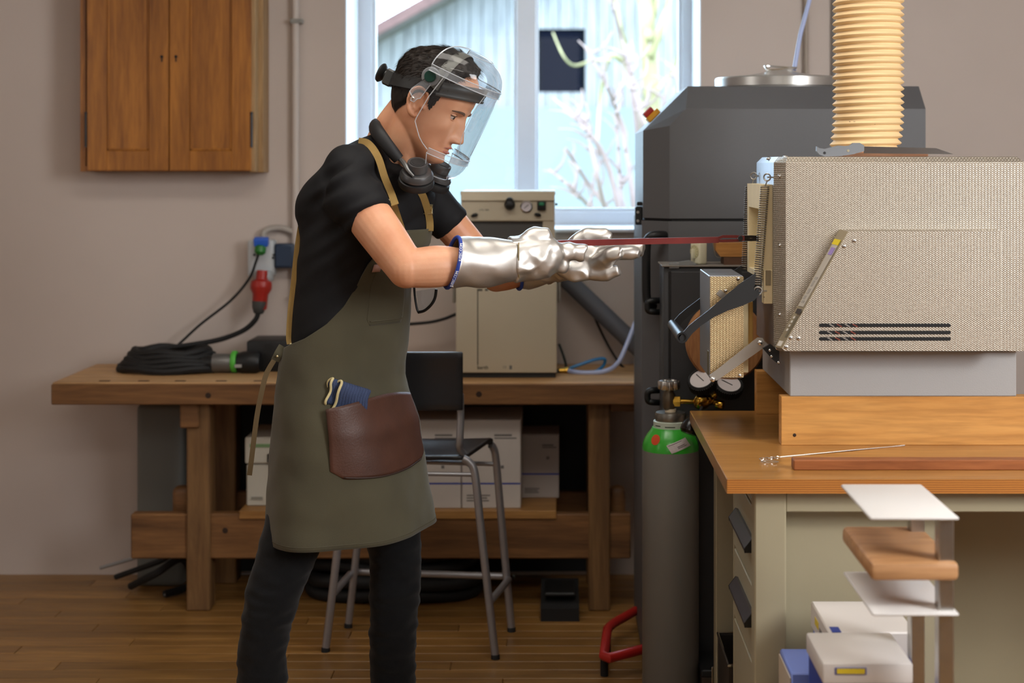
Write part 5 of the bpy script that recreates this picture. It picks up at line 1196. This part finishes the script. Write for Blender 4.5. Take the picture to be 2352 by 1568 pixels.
# ---- t-shirt
M_shirt = mat('black_cotton', '0c0c0f', .75, var=.12, vscale=40, spec=.3, sheen=.0, bump=.15, bscale=900)
B = MB(); B.loft([[sec_pt(*section(y, SHIRT, shrink=.012*max(0, (y-740)/80)), 2*math.pi*k/56) for k in range(56)] for y in [346+i*(818-346)/25 for i in range(26)]])
ctube(B, [S1+Vector((-.004, .01, .004)), P(828, 384, 3.53), P(880, 366, 3.61), P(940, 386, 3.68), S2], [.066, .064, .060, .056, .052], 26, 8)
ctube(B, [P(850, 318, 3.61), P(866, 372, 3.605)], [.055, .08], 24, 6)
ctube(B, [S1+Vector((-.02, .03, .0)), P(740, 470, 3.52), P(735, 540, 3.53)], [.055, .06, .05], 22, 6)
B.sphere(P(804, 390, 3.495), .064, 20, 14); B.sphere(P(774, 418, 3.50), .054, 20, 14)
h1 = S1*.57+E1*.43; ctube(B, [S1+Vector((-.006, 0, -.002)), S1*.8+E1*.2, h1], [.064, .066, .060], 26, 8)
h2 = S2*.60+E2*.40; ctube(B, [S2, S2*.8+E2*.2, h2], [.053, .055, .053], 24, 8)
me = remesh(B, .0052, 34, .5)
def folds(co, no):
    p = co; a = nz(np.stack([p[:, 0]*1.0+p[:, 2]*.55, p[:, 1]*.7, p[:, 2]*1.0-p[:, 0]*.6], 1), (7, 7, 34), 3.1)
    b = nz(p, (9, 9, 9), 8.8)
    near = np.exp(-((p[:, 0]-S1.x-.05)**2+(p[:, 2]-S1.z+.04)**2)/.16**2)
    return .0022*a+.0062*near*np.clip(a*1.6, -1, .55)+.003*b
displace(me, folds)
shirt = obj_from('t_shirt', me, M_shirt, man)
bv = BVHTree.FromPolygons([v.co.copy() for v in me.vertices], [tuple(p.vertices) for p in me.polygons])
CAM = Vector((0, 0, EYE))
def hit(px, py, off=.004):
    d = (P(px, py, 1.0)-CAM).normalized(); r = bv.ray_cast(CAM, d)
    if r[0] is None: return P(px, py, MD)
    n = r[1] if r[1].dot(d) < 0 else -r[1]
    return r[0]+n*off
# collar rib
m = MB(); ctube(m, [P(850, 318, 3.52), P(838, 322, 3.60), P(858, 326, 3.66), P(905, 350, 3.665), P(940, 388, 3.625), P(925, 398, 3.545), P(885, 350, 3.52)], .006, 8, 6, closed=True)
# ---- trousers
M_jean = mat('black_denim', '0d0e10', .9, spec=.2, var=.15, vscale=60, bump=.3, bscale=500, sheen=.1)
B = MB(); B.loft([[sec_pt(*section(y, APR, shrink=.014), 2*math.pi*k/48) for k in range(48)] for y in (822, 870, 930, 990, 1030)])
ctube(B, [HR_+Vector((.0, 0, -.02)), P(702, 1130, 3.53), P(656, 1280, 3.50), P(621, 1385, 3.49), P(605, 1480, 3.50), P(602, 1560, 3.51), P(596, 1660, 3.53), P(592, 1730, 3.53)], [.072, .074, .068, .0605, .056, .057, .056, .052], 28, 8)
ctube(B, [HL_+Vector((0, 0, -.02)), P(885, 1130, 3.67), P(908, 1270, 3.68), P(905, 1385, 3.68), P(902, 1480, 3.70), P(902, 1560, 3.72), P(900, 1660, 3.74)], [.072, .072, .064, .0595, .057, .056, .054], 28, 8)
me = remesh(B, .006, 4, .5)
def jfold(co, no):
    a = nz(co, (10, 10, 26), 5.5); b = nz(co, (22, 22, 55), 1.5); kn = np.exp(-((co[:, 2]-KR.z)/.1)**2)+np.exp(-((co[:, 2]-.2)/.12)**2)
    return .003*a+(.0015+.003*kn)*b
displace(me, jfold); obj_from('trousers', me, M_jean, man)
for a, d in ((AR, Vector((.97, -.2, 0))), (AL, Vector((.93, -.35, 0)))):
    c = Vector((a.x, a.y, 0)); u = d.normalized(); w = Vector((-u.y, u.x, 0)); rings = []
    for t, hw, hh in ((-.09, .02, .05), (-.075, .036, .075), (-.02, .04, .10), (.05, .043, .075), (.11, .048, .055), (.16, .042, .045), (.185, .02, .03)):
        q = c+u*t; rings.append([q+w*(hw*math.cos(k))+Vector((0, 0, .004+hh*(.5+.5*math.sin(k)))) for k in [2*math.pi*i/16 for i in range(16)]])
    MB().loft(rings).build('shoe', mat('shoe_black', '1a1a1a', .5), man, True)
# ---- apron
M_apron = mat('olive_canvas', '433e2a', .85, var=.10, vscale=9, bump=.25, bscale=800, sheen=.15)
def apx(p): return VX+p.x*FPX/p.y
def solve_phi(py, px):
    """angle round the body at which the apron surface shows at this pixel column, on the near side"""
    C, a, b = section(py, APR); best = None
    for k in range(0, 700):
        ph = math.radians(-40+170*k/699); e = abs(apx(sec_pt(C, a, b, ph))-px)
        if best is None or e < best[0]: best = (e, ph)
    return best[1]
edge = [(526, 912), (560, 878), (600, 842), (650, 815), (690, 790), (730, 750), (765, 702), (790, 660), (812, 641)]
eY = [e[0] for e in edge]+[840, 1300]; eP = [solve_phi(*e) for e in edge]+[math.radians(142), math.radians(152)]
def ap(py, phi, off=.006):
    C, a, b = section(py, APR); p = sec_pt(C, a, b, phi, off)
    k = max(0, (py-880)/380)
    w = .010*k*math.sin(phi*5.2+.6)+.004*math.sin(phi*3+py*.012)*min(1, max(0, (py-560)/200))+.003*mnoise.noise(Vector((phi*3, py*.02, 2)))
    n = (p-C); n.z = 0; n.normalize(); return p+n*w
HEM = 1217; rows = []
for i in range(86):
    py = 526+(HEM-526)*i/85; pr = lerpt(py, eY, eP); pf = max(pr, math.radians(42)); rows.append([ap(py, pr-(pr+pf)*j/80) for j in range(81)])
m = MB(); m.loft(rows, False, closed=False); apron = m.build('apron', M_apron, man, 2)
md = apron.modifiers.new('t', 'SOLIDIFY'); md.thickness = .0026; md.offset = 1
def apatch(name, mt, par, y0f, y1f, phL, phR, off, nx=30, ny=20, th=.003, cut=0, bulge=0):
    rows = []
    for i in range(ny+1):
        rr = []
        for j in range(nx+1):
            v = i/ny; u = j/nx; ph = phL+(phR-phL)*u; y = y0f(u)+(y1f(u)-y0f(u))*v
            c = max(0, cut-min(u, 1-u)); y = min(y, y1f(u)-c*1.0*(y1f(u)-y0f(u)))
            rr.append(ap(y, ph, off+bulge*(1-v)**1.2*math.exp(-((u-.2)/.28)**2)))
        rows.append(rr)
    m = MB(); m.loft(rows, False, closed=False); o = m.build(name, mt, par, 2); md = o.modifiers.new('t', 'SOLIDIFY'); md.thickness = th; md.offset = 1; return o
M_leather = mat('brown_leather', '452a1f', .5, var=.22, vscale=7, bump=.25, bscale=250, c2='553427')
pL = solve_phi(1000, 757)
pk = apatch('pocket', M_leather, apron, lambda u: 911-15*math.sin(math.pi*u), lambda u: 1063+8*math.sin(math.pi*u), pL, -pL, .0095, cut=.11, bulge=.026)
apatch('pocket_seam', mat('leather_dark', '2e1c14', .6), apron, lambda u: 1060+8*math.sin(math.pi*u), lambda u: 1063+8*math.sin(math.pi*u), pL*.78, -pL*.78, .0125, 30, 2, .001)
pb = solve_phi(680, 843)
apatch('bib_pocket', M_apron, apron, lambda u: 585, lambda u: 738, pb, -pb, .0090, cut=.10)
apatch('pocket_hem', mat('olive_dark', '4a4534', .85), apron, lambda u: 727, lambda u: 729, pb*.82, -pb*.82, .0122, 24, 1, .0006)
tl = solve_phi(608, 852); tr = solve_phi(608, 869)
apatch('maker_tag', mat('tag_pink', 'b08a80', .7), apron, lambda u: 600, lambda u: 617, tl, tr, .0125, 3, 2, .001)
apatch('hem_stitch', mat('olive_dark', '4a4534', .85), apron, lambda u: HEM-11, lambda u: HEM-9.5, math.radians(126), math.radians(-126), .0088, 80, 1, .0004)
# straps and ties
M_strap = mat('tan_webbing', '93763f', .8, var=.08, vscale=30, bump=.3, bscale=700)
def ribbon(name, pts, w, mt, par, wd=None, th=.0016, k=6):
    path = catmull(pts, k); m = MB(); A = []; Bq = []
    for i, p in enumerate(path):
        t = (path[min(i+1, len(path)-1)]-path[max(i-1, 0)]).normalized()
        view = wd if wd is not None else (CAM-p).normalized()
        s = t.cross(Vector(view)).normalized()*(w/2); n = s.cross(t).normalized()*th/2
        A.append([p+s+n, p-s+n, p-s-n, p+s-n])
    m.loft(A); return m.build(name, mt, par, True)
ribbon('strap', [hit(824, 328, .004), hit(845, 336, .007), hit(862, 365, .009), hit(880, 412, .010), hit(892, 445, .010), hit(898, 470, .010)], .0165, M_strap, apron)
ribbon('strap', [hit(898, 470, .006), hit(903, 490, .012), ap(530, solve_phi(530, 920), .008)], .0165, M_strap, apron)
ribbon('strap', [hit(962, 440, .006), hit(968, 455, .007), hit(976, 480, .008), hit(980, 510, .008), ap(531, solve_phi(530, 975), .012)], .017, M_strap, apron)
M_buck = mat('buckle_brass', 'cdbf96', .3, .8)
for (x, y, sx, sy) in ((901, 469, 8, 12), (981, 480, 12, 10)):
    c = hit(x, y, .012); d = c.y-.004; pts = [P(x+sx*a, y+sy*b, d) for a, b in ((-1, -1), (1, -.9), (1, 1), (-.8, 1))]
    bu = MB().tube(pts, .0025, 8, closed=True).build('buckle', M_buck, apron, True)
    MB().tube([P(x-sx*.5, y, d-.003), P(x+sx*.9, y-sy*.2, d-.004)], .0055, 10).build('webbing_loop', M_strap, apron, True)
ribbon('side_strap', [P(690, 520, 3.53), P(681, 580, 3.52), P(674, 650, 3.515), P(667, 710, 3.51), P(663, 770, 3.505), P(665, 790, 3.50)], .012, M_strap, apron)
ribbon('tie', [P(642, 806, 3.50), P(630, 826, 3.49), P(612, 858, 3.485), P(601, 900, 3.48), P(591, 950, 3.48), P(583, 1010, 3.48), P(577, 1060, 3.485), P(573, 1091, 3.49)], .0115, mat('tie_dark', '57462a', .8), apron)
for x, y in ((668, 790), (637, 818)): MB().sphere(P(x, y, 3.485), .003, 10, 6).build('rivet', M_buck, apron, True)
ribbon('tie_knot', [P(650, 795, 3.50), P(640, 812, 3.488), P(632, 828, 3.49)], .02, M_apron, apron)
# ---- silver gloves
def glove_mat():
    m, nt, b = nodes('aluminised_fabric'); N = nt.nodes.new; L = nt.links.new
    tc = N('ShaderNodeTexCoord'); sp = N('ShaderNodeSeparateXYZ'); L(tc.outputs['Object'], sp.inputs[0])
    ad = N('ShaderNodeMath'); ad.operation = 'ADD'; L(sp.outputs[0], ad.inputs[0]); L(sp.outputs[2], ad.inputs[1])
    mu = N('ShaderNodeMath'); mu.operation = 'MULTIPLY'; mu.inputs[1].default_value = 2*math.pi/.0021; L(ad.outputs[0], mu.inputs[0]); si = N('ShaderNodeMath'); si.operation = 'SINE'; L(mu.outputs[0], si.inputs[0])
    n = N('ShaderNodeTexNoise'); n.inputs['Scale'].default_value = 14; n.inputs['Detail'].default_value = 2; L(tc.outputs['Object'], n.inputs['Vector'])
    b1 = N('ShaderNodeBump'); b1.inputs['Strength'].default_value = .42; b1.inputs['Distance'].default_value = .012; L(n.outputs['Fac'], b1.inputs['Height'])
    b2 = N('ShaderNodeBump'); b2.inputs['Strength'].default_value = .2; b2.inputs['Distance'].default_value = .0006; L(si.outputs[0], b2.inputs['Height']); L(b1.outputs[0], b2.inputs['Normal']); L(b2.outputs[0], b.inputs['Normal'])
    b.inputs['Base Color'].default_value = lin('d3d0cb'); b.inputs['Metallic'].default_value = .9; b.inputs['Roughness'].default_value = .4; return m
M_glove = glove_mat(); M_trim = mat('glove_blue_trim', '1f3f9c', .6); M_lin = mat('glove_lining', '6a5a3c', .9)
M_seam = mat('seam_thread', '8a7a55', .6)
def cuff(par, rings_def, n=40):
    rings = []
    for (tx, ty, bx, by, d, wx, wy) in rings_def:
        t, b = P(tx, ty, d), P(bx, by, d); c = (t+b)/2; u = (t-b)/2; w = Vector((wx, -wy, 0))
        rings.append([c+u*math.cos(a)+w*math.sin(a) for a in [2*math.pi*k/n for k in range(n)]])
    fine = []
    for i in range(len(rings)-1):
        for q in range(6): fine.append([rings[i][k].lerp(rings[i+1][k], q/6) for k in range(n)])
    fine.append(rings[-1])
    for i, rg in enumerate(fine):
        if 0 < i:
            for k in range(n):
                c = sum(rg, Vector())/n; d = (rg[k]-c).normalized(); p = rg[k]; rg[k] = p+d*(.010*mnoise.noise(Vector((p.x*22+p.z*14, p.z*18, p.y*9)))*min(1, i/3))
    m = MB(); m.loft(fine, False); o = m.build('cuff', [M_glove, M_lin], par, 2)
    md = o.modifiers.new('t', 'SOLIDIFY'); md.thickness = .0025; md.offset = -1; md.material_offset = 1
    tr = MB().tube(rings[0], .0042, 8, closed=True).build('cuff_trim', M_trim, par, True)
    return rings, tr
def crumple(me, amp=.0035, off=0):
    def fn(co, no):
        a = nz(co, (24, 24, 24), off); b = nz(co, (55, 55, 55), off+4); return -amp*np.abs(a)*1.9+amp*.5+amp*.4*b
    return displace(me, fn)
# right hand (near): closed round the rod, thumb and forefinger along it
B = MB()
ctube(B, [P(1176, 597, 3.452), P(1215, 592, 3.462), P(1255, 592, 3.472), P(1282, 598, 3.482)], [.053, .0515, .048, .032], 26, 8, ell=[.82]*25)
ctube(B, [P(1188, 566, 3.455), P(1220, 549, 3.462), P(1247, 543, 3.466), P(1256, 552, 3.474)], [.018, .023, .022, .012], 16, 8)
B.sphere(P(1250, 580, 3.462), 1, 18, 12, (.032, .026, .034))
ctube(B, [P(1262, 582, 3.478), P(1290, 580, 3.485), P(1322, 578, 3.492), P(1344, 582, 3.495)], [.024, .0215, .0212, .0195], 16, 8)
ctube(B, [P(1255, 574, 3.486), P(1290, 572, 3.505), P(1320, 574, 3.515)], [.017, .015, .013], 14, 6)
for k in range(4):
    x = 1272-k*22; ctube(B, [P(x-6, 606+k*5, 3.465), P(x+16, 612+k*4, 3.478), P(x+22, 606+k*4, 3.505), P(x+14, 590+k*2, 3.528), P(x, 578, 3.53)], [.017, .0165, .0155, .0145, .0125], 14, 6)
me = remesh(B, .0034, 3, .5); crumple(me, .0048, 2.2)
g1 = obj_from('glove', me, M_glove, man); g1['label'] = 'near silver glove closed over the rod end'
rings, tr = cuff(g1, [(1052, 544, 1026, 661, 3.400, .018, .058), (1100, 541, 1094, 659, 3.42, .006, .055), (1150, 546, 1152, 654, 3.440, .0, .05), (1192, 549, 1193, 646, 3.455, 0, .043)])
sm = MB().tube([p+(p-sum(rings[3], Vector())/40).normalized()*.0015 for p in rings[3]], .0016, 6, closed=True).build('seam', M_seam, g1, True)
for a0, txt in ((.36*math.pi, 'JUTEC.COM'), (.70*math.pi, 'JUTEC.COM')):
    k = a0/(2*math.pi)*40; i = int(k); p = rings[0][i]; q = rings[0][i-1]; up_ = (q-p).normalized(); d = (CAM-p).normalized()
    text('trim_lettering', txt, .0085, p+d*.0046+Vector((.0005, 0, 0)), up_, Vector((-1, 0, .1)), mat('lettering_white', 'e8ecf2', .5), g1)
# left hand (far): open palm toward the camera under the rod, thumb over it
B = MB()
ctube(B, [W2+Vector((-.035, .02, -.012)), P(1300, 602, 3.605), P(1335, 603, 3.59)], [.044, .042, .038], 24, 8, ell=[.7]*17)
B.sphere(P(1345, 603, 3.588), 1, 20, 12, (.052, .021, .042))
B.sphere(P(1325, 620, 3.580), 1, 16, 10, (.05, .02, .028))
FG = [([P(1362, 625, 3.578), P(1392, 627, 3.566), P(1422, 620, 3.556)], [.020, .0180, .0125]),
      ([P(1368, 607, 3.575), P(1388, 596, 3.552), P(1412, 583, 3.53), P(1428, 578, 3.524)], [.020, .0195, .0185, .0145]),
      ([P(1375, 592, 3.585), P(1408, 583, 3.572), P(1445, 581, 3.56), P(1470, 584, 3.552)], [.019, .0185, .017, .0105]),
      ([P(1375, 578, 3.60), P(1412, 571, 3.592), P(1452, 570, 3.585), P(1478, 574, 3.58)], [.019, .0185, .0175, .0155]),
      ([P(1308, 585, 3.61), P(1325, 558, 3.605), P(1352, 543, 3.60), P(1385, 542, 3.592), P(1403, 548, 3.588)], [.022, .021, .020, .018, .014])]
for pts, rr in FG: ctube(B, pts, rr, 16, 8)
B.sphere(P(1355, 541, 3.60), 1, 14, 10, (.028, .02, .019))
me = remesh(B, .0032, 3, .5); crumple(me, .0036, 7.7)
g2 = obj_from('glove', me, M_glove, man); g2['label'] = 'far silver glove with open palm under the rod'
r2, tr2 = cuff(g2, [(1186, 580, 1192, 664, 3.725, .012, .047), (1225, 566, 1235, 657, 3.69, .004, .043), (1262, 560, 1268, 650, 3.655, 0, .038), (1302, 562, 1304, 643, 3.61, 0, .03)])
for pts in ([P(1420, 587, 3.512), P(1424, 578, 3.508), P(1430, 570, 3.511)],):
    MB().tube(catmull(pts, 5), .002, 6).build('finger_seam', M_glove, g2, True)
# ------------------------------------------------------------------ things he wears, holds or carries
# red rod with tongs tip
rod = thing('tongs', 'long red metal tongs reaching into the furnace opening', 'tongs', P(1500, 553, 3.535))
M_rodred = mat('rod_red', '6e2420', .42, var=.12, vscale=30, spec=.5)
def bar(name, pts, r, mt):
    m = MB(); m.tube(pts, r, 4, up=(0, .7, .7)); return m.build(name, mt, rod)
bar('bar', [P(1200, 561, 3.53), P(1300, 558, 3.53), P(1500, 553.5, 3.532), P(1650, 550.5, 3.535)], .0098, M_rodred)
for s in (1, -1): bar('fork', [P(1645, 550.5+2*s, 3.535), P(1660, 548+5.0*s, 3.535), P(1690, 547.5+4.5*s, 3.536), P(1710, 547+2.5*s, 3.536)], .0045, M_rodred)
MB().lathe([(.0055, -.008), (.0055, .008)], P(1700, 547, 3.53), (0, 1, 0), 12).build('rivet', M_dark, rod, True)
MB().tube([P(1700, 541, 3.536), P(1700, 553, 3.536)], .0045, 10).build('collar', M_dark, rod, True)
for s in (1, -1): bar('jaw', [P(1700, 547+2.5*s, 3.537), P(1725, 547+3.5*s, 3.54), P(1752, 547+2.2*s, 3.542), P(1775, 547+1*s, 3.545)], .0045, mat('burnt_iron', '1c1413', .6, .4))
# headphones
hp = thing('headphones', 'black over-ear headphones hanging round the neck', 'headphones', P(940, 400, 3.53))
M_hp = mat('headphone_black', '0e0e10', .65, spec=.5); M_hpg = mat('headphone_grey', '4a4a4b', .35, .3); M_pad = mat('ear_pad', '161617', .55)
band = catmull([P(916, 366, 3.485), P(893, 338, 3.483), P(872, 310, 3.50), P(862, 294, 3.545), P(864, 290, 3.60), P(880, 300, 3.655), P(915, 330, 3.68), P(955, 362, 3.665)], 8)
m = MB(); m.tube(band, [.013+.006*math.sin(math.pi*i/(len(band)-1)) for i in range(len(band))], 14, ell=.75, up=(0.3, 0, 1)); m.build('headband', M_hp, hp, True)
m = MB(); ctube(m, [P(868, 292, 3.52), P(860, 287, 3.56), P(866, 288, 3.62)], .0075, 10, 6); m.build('band_cushion', mat('band_grey', '6d6f73', .5), hp, True)
for c, ax in ((P(957, 400, 3.475), Vector((.12, -.52, .85))), (P(1003, 402, 3.60), Vector((.45, -.25, .85)))):
    ax.normalize()
    cp = MB().lathe([(.020, .012), (.0335, .008), (.0385, .0), (.0385, -.006), (.034, -.008)], c, ax, 36).build('ear_cup', M_hpg, hp, True)
    MB().lathe([(.0235, .012), (.0235, .030), (.0225, .032), (.020, .0315), (.0, .031)], c, ax, 32).build('housing', M_hpg, cp, True)
    MB().lathe([(.0175, .0318), (.0175, .0325), (.012, .0322), (.0118, .0327), (.006, .0325)], c, ax, 28).build('cap_ring', M_hp, cp, True)
    MB().lathe([(.034, -.009), (.040, -.012), (.042, -.020), (.040, -.028), (.033, -.031), (.0, -.029)], c, ax, 36).build('ear_pad', M_pad, cp, True)
c = P(957, 400, 3.475)
m = MB(); ctube(m, [P(914, 364, 3.483), P(922, 368, 3.478), P(930, 378, 3.458), P(938, 392, 3.447), P(950, 405, 3.442)], [.0045, .0055, .006, .0045, .003], 8, 6); m.build('yoke', mat('yoke_grey', '6a6a69', .35, .5), hp, True)
m = MB(); ctube(m, [P(958, 364, 3.662), P(975, 372, 3.63), P(990, 384, 3.60)], [.004, .005, .004], 8, 6); m.build('yoke', mat('yoke_grey', '6a6a69', .35, .5), hp, True)
for k in (-1, 1): MB().sphere(P(958+k*4, 405, 3.4545), .0014, 8, 6).build('button', M_black, hp, True)
# safety glasses on the bib
sg = thing('safety_glasses', 'black framed safety glasses hanging at the apron below the elbow', 'glasses', P(975, 700, 3.66))
m = MB(); ctube(m, [P(951, 655, 3.66), P(953, 680, 3.66), P(957, 706, 3.66), P(961, 717, 3.66)], .0028, 8, 6); m.build('temple', M_black, sg, True)
m = MB(); ctube(m, [P(960, 717, 3.66), P(975, 713, 3.655), P(990, 700, 3.65), P(999, 684, 3.65), P(1002, 664, 3.65)], .0036, 8, 6); m.build('frame', M_black, sg, True)
M_lens = glassy('lens', (.85, .87, .9), .6, .05, .03, .05)
m = MB(); q = [P(961, 714, 3.658), P(976, 709, 3.654), P(989, 697, 3.651), P(997, 682, 3.651), P(999, 662, 3.652), P(956, 668, 3.66)]; m.prism(q, [p+Vector((0, .0012, 0)) for p in q]); m.build('lens', M_lens, sg)
# knitted gloves in the leather pocket
M_knit = mat('blue_knit', '33405f', .85, var=.1, vscale=50, bump=.6, bscale=350, stretch=(1, 1, 1)); M_cuffc = mat('cream_edge', 'cbbd8c', .8)
def knit(name, label, px, py, out, L, hw, hh, wob):
    srf = ap(py, solve_phi(py, px), .008); C0, a0, b0 = section(py, APR); nrm = (srf-C0); nrm.z = 0; nrm.normalize()
    o0 = srf+nrm*out; axis = Vector((.80, .50, -.27)).normalized(); long_ = Vector((.26, 0, .97)); long_ = (long_-axis*long_.dot(axis)).normalized(); dep = axis.cross(long_)
    t = thing(name, label, 'glove', o0, 'knitted gloves in the apron pocket'); rings = []
    for i in range(12):
        v = i/11; c = o0+axis*(L*v); g = 1-.10*v; h = 1+.2*math.sin(math.pi*v)
        rings.append([c+long_*(hw*g*math.cos(a)*(1+.06*math.sin(3*a+wob)*(1-v)))+dep*(hh*h*math.sin(a)*(1+.35*math.sin(2*a+wob)*(1-v)))+axis*(.0025*math.sin(4*a+wob)) for a in [2*math.pi*k/40 for k in range(40)]])
    m = MB(); m.loft(rings, False); o = m.build('knit_body', M_knit, t, 2); md = o.modifiers.new('t', 'SOLIDIFY'); md.thickness = .003; md.offset = -1
    for k in range(1, 11): MB().tube([p for p in rings[k]], .0011, 5, closed=True).build('rib', M_knit, t, True)
    MB().tube(rings[0], .0030, 8, closed=True).build('cuff_edge', M_cuffc, t, True)
    return t
knit('work_glove', 'blue knitted glove with cream edge sticking out of the leather pocket, front', 768, 889, .008, .078, .039, .014, .3)
knit('work_glove', 'blue knitted glove with cream edge tucked behind the front one', 754, 876, .005, .07, .030, .012, 2.0)
# ------------------------------------------------------------------ face shield
fs = thing('face_shield', 'clear plastic face shield with black headband worn on the head', 'face shield', HV(.05, 0, .05))
M_band = mat('band_black', '1e1f1f', .45); M_bandg = mat('band_grey_rubber', '3d3f3f', .4)
M_vis = glassy('clear_visor', (.97, .98, .99), .5, .008, .03, .012)
M_edge = glassy('clear_edge', (.97, .98, .99), .8, .10, .1, .34)
M_rim = glassy('clear_rim', (.95, .97, .99), .6, .03, .15, .10)
def bandp(phi, dz, off=0.):
    f = -.005+(.1035+off)*math.cos(phi); r = (.0845+off)*math.sin(phi); return HV(f, r, .0525+.269*f+dz)
hb = MB(); rows = [[bandp(2*math.pi*k/64, z, o) for k in range(64)] for z, o in ((-.016, .0), (-.016, .005), (-.010, .0045), (-.004, .006), (.010, .006), (.014, .005), (.014, .0))]
hb.loft(rows+[rows[0]], False); hb.build('headband', M_band, fs, True)
m = MB(); rows = [[bandp(math.radians(-72+144*k/40), z, o) for k in range(41)] for z, o in ((-.015, .0045), (-.015, .0085), (-.008, .0075), (-.004, .0088), (.004, .0088), (.006, .0078), (.0135, .0085), (.0135, .0045))]; m.loft(rows+[rows[0]], False, closed=False); m.build('forehead_pad', M_bandg, fs, True)
m = MB(); m.tube([bandp(math.radians(a), -.017, .006) for a in range(-75, 76, 5)], .0042, 8); m.build('sweat_roll', M_bandg, fs, True)
# crown strap, ratchet knob
m = MB(); sp_ = [HV(.012+.012*math.sin(a), .092*math.cos(a), .052+.096*math.sin(a)) for a in [math.pi*i/24 for i in range(25)]]
m.tube(sp_, .0135, 8, ell=.14, up=HF); m.build('crown_strap', mat('strap_grey', '57564f', .45), fs, True)
kc = bandp(math.pi, 0, .006); kd_ = -HF
MB().box(-.012, .012, -.03, .03, -.02, .02, .004, M=Matrix.Translation(kc) @ Matrix((HF, HR, HU)).transposed().to_4x4()).build('ratchet_box', M_bandg, fs)
MB().lathe([(.012, .0), (.012, .012), (.019, .016), (.024, .022), (.022, .026), (.010, .027)], kc+kd_*.008, kd_, 20).build('ratchet_knob', M_band, fs, True)
# pivots
for s in (1, -1):
    c = HV(-.002, s*.0965, .073)
    MB().lathe([(.022, -.003), (.022, .0), (.02, .002)], c, HR*s, 28).build('pivot_plate', glassy('smoky', (.55, .55, .52), .6, .06, .15, .2), fs, True)
    MB().lathe([(.0135, 0), (.0135, .007), (.012, .010), (.0, .0105)], c, HR*s, 28).build('pivot_knob', mat('knob_green', '12352c', .3), fs, True)
    q = [HV(f-.024, s*.0985, u+.008) for f, u in ((.012, .055), (.030, .048), (.022, .010), (.016, .006), (.012, -.004), (.003, -.004), (.002, .006), (-.008, .014), (-.006, .022))]
    MB().prism(q, [p-HR*(s*.002) for p in q]).build('pivot_arm', M_rim, fs)
    MB().tube([p for p in q], .0011, 6, closed=True).build('arm_edge', M_edge, fs, True)
    MB().sphere(HV(-.017, s*.101, .012), .0038, 10, 8).build('arm_rivet', M_chrome, fs, True)
# visor sheet: round the face
CF, AF, AR_ = .022, .113, .112
def vis(phi, u, k=1.0): return HV(CF+AF*k*math.cos(phi), AR_*k*math.sin(phi), u)
def side_phi(u): return math.radians(lerpt(u, [-.08, -.0644, -.0305, .03, .0985], [66, 80, 95, 92, 84]))
rows = []
for i in range(31):
    u = -.078+(.097+.078)*i/30; sp = side_phi(u); rows.append([vis(sp*(1-2*j/48), u) for j in range(49)])
m = MB(); m.loft(rows, False, closed=False); vso = m.build('visor', M_vis, fs, 2)
for s in (1, -1): MB().tube([vis(s*side_phi(u), u) for u in np.linspace(-.078, .097, 20)], .0011, 6).build('visor_edge', M_edge, vso, True)
# moulded ridges
for a in (28, -28): MB().tube([vis(math.radians(a+8*math.sin(math.pi*k/14)), u, 1.003) for k, u in enumerate(np.linspace(-.065, .09, 15))], .0009, 6).build('moulded_line', M_edge, vso, True)
# brow rim and dome
m = MB()
rows = [[vis(math.radians(105)*(1-2*j/48), u, k) for j in range(49)] for u, k in ((.086, 1.008), (.086, 1.02), (.101, 1.02), (.101, 1.005), (.086, 1.008))]
m.loft(rows, False, closed=False); br = m.build('brow_rim', M_rim, fs, True)
for q in (1, 2): MB().tube(rows[q], .0011, 6).build('rim_edge', M_edge, br, True)
rows = []
for i in range(15):
    t = i/14*math.radians(84); u = .099+.067*math.sin(t); k = math.cos(t)**.8
    rows.append([HV(.03*(1-k)+CF*k+AF*1.005*k*math.cos(ph), AR_*1.005*k*math.sin(ph), u-.004*(1-k)) for ph in [math.radians(105)*(1-2*j/48) for j in range(49)]])
m = MB(); m.loft(rows, False, closed=False); dm = m.build('dome', M_vis, fs, 2)
MB().tube([rows[i][0] for i in range(15)]+[rows[i][48] for i in range(14, -1, -1)], .0014, 6).build('dome_edge', M_edge, dm, True)
MB().tube([p for p in rows[10][8:41]], .0009, 6).build('moulded_line', M_edge, dm, True)
# lower rim and chin guard
rows = [[vis(math.radians(67)*(1-2*j/40), u, k) for j in range(41)] for u, k in ((-.073, 1.004), (-.073, 1.014), (-.086, 1.014), (-.086, 1.0), (-.073, 1.004))]
m = MB(); m.loft(rows, False, closed=False); br = m.build('lower_rim', M_rim, fs, True)
for q in (1, 2): MB().tube(rows[q], .0010, 6).build('rim_edge', M_edge, br, True)
rows = []
for i in range(11):
    t = i/10; u = -.084-.040*math.sin(t*1.45); k = 1.0-.30*(1-math.cos(t*1.45)); w = 67-12*t
    rows.append([vis(math.radians(w)*(1-2*j/40), u-.012*math.cos(math.radians(w)*(1-2*j/40))*t, k) for j in range(41)])
m = MB(); m.loft(rows, False, closed=False); cg = m.build('chin_guard', M_vis, fs, 2)
MB().tube(rows[-1], .0011, 6).build('guard_edge', M_edge, cg, True)
for s in (0, 40): MB().tube([r[s] for r in rows], .0011, 6).build('guard_edge', M_edge, cg, True)
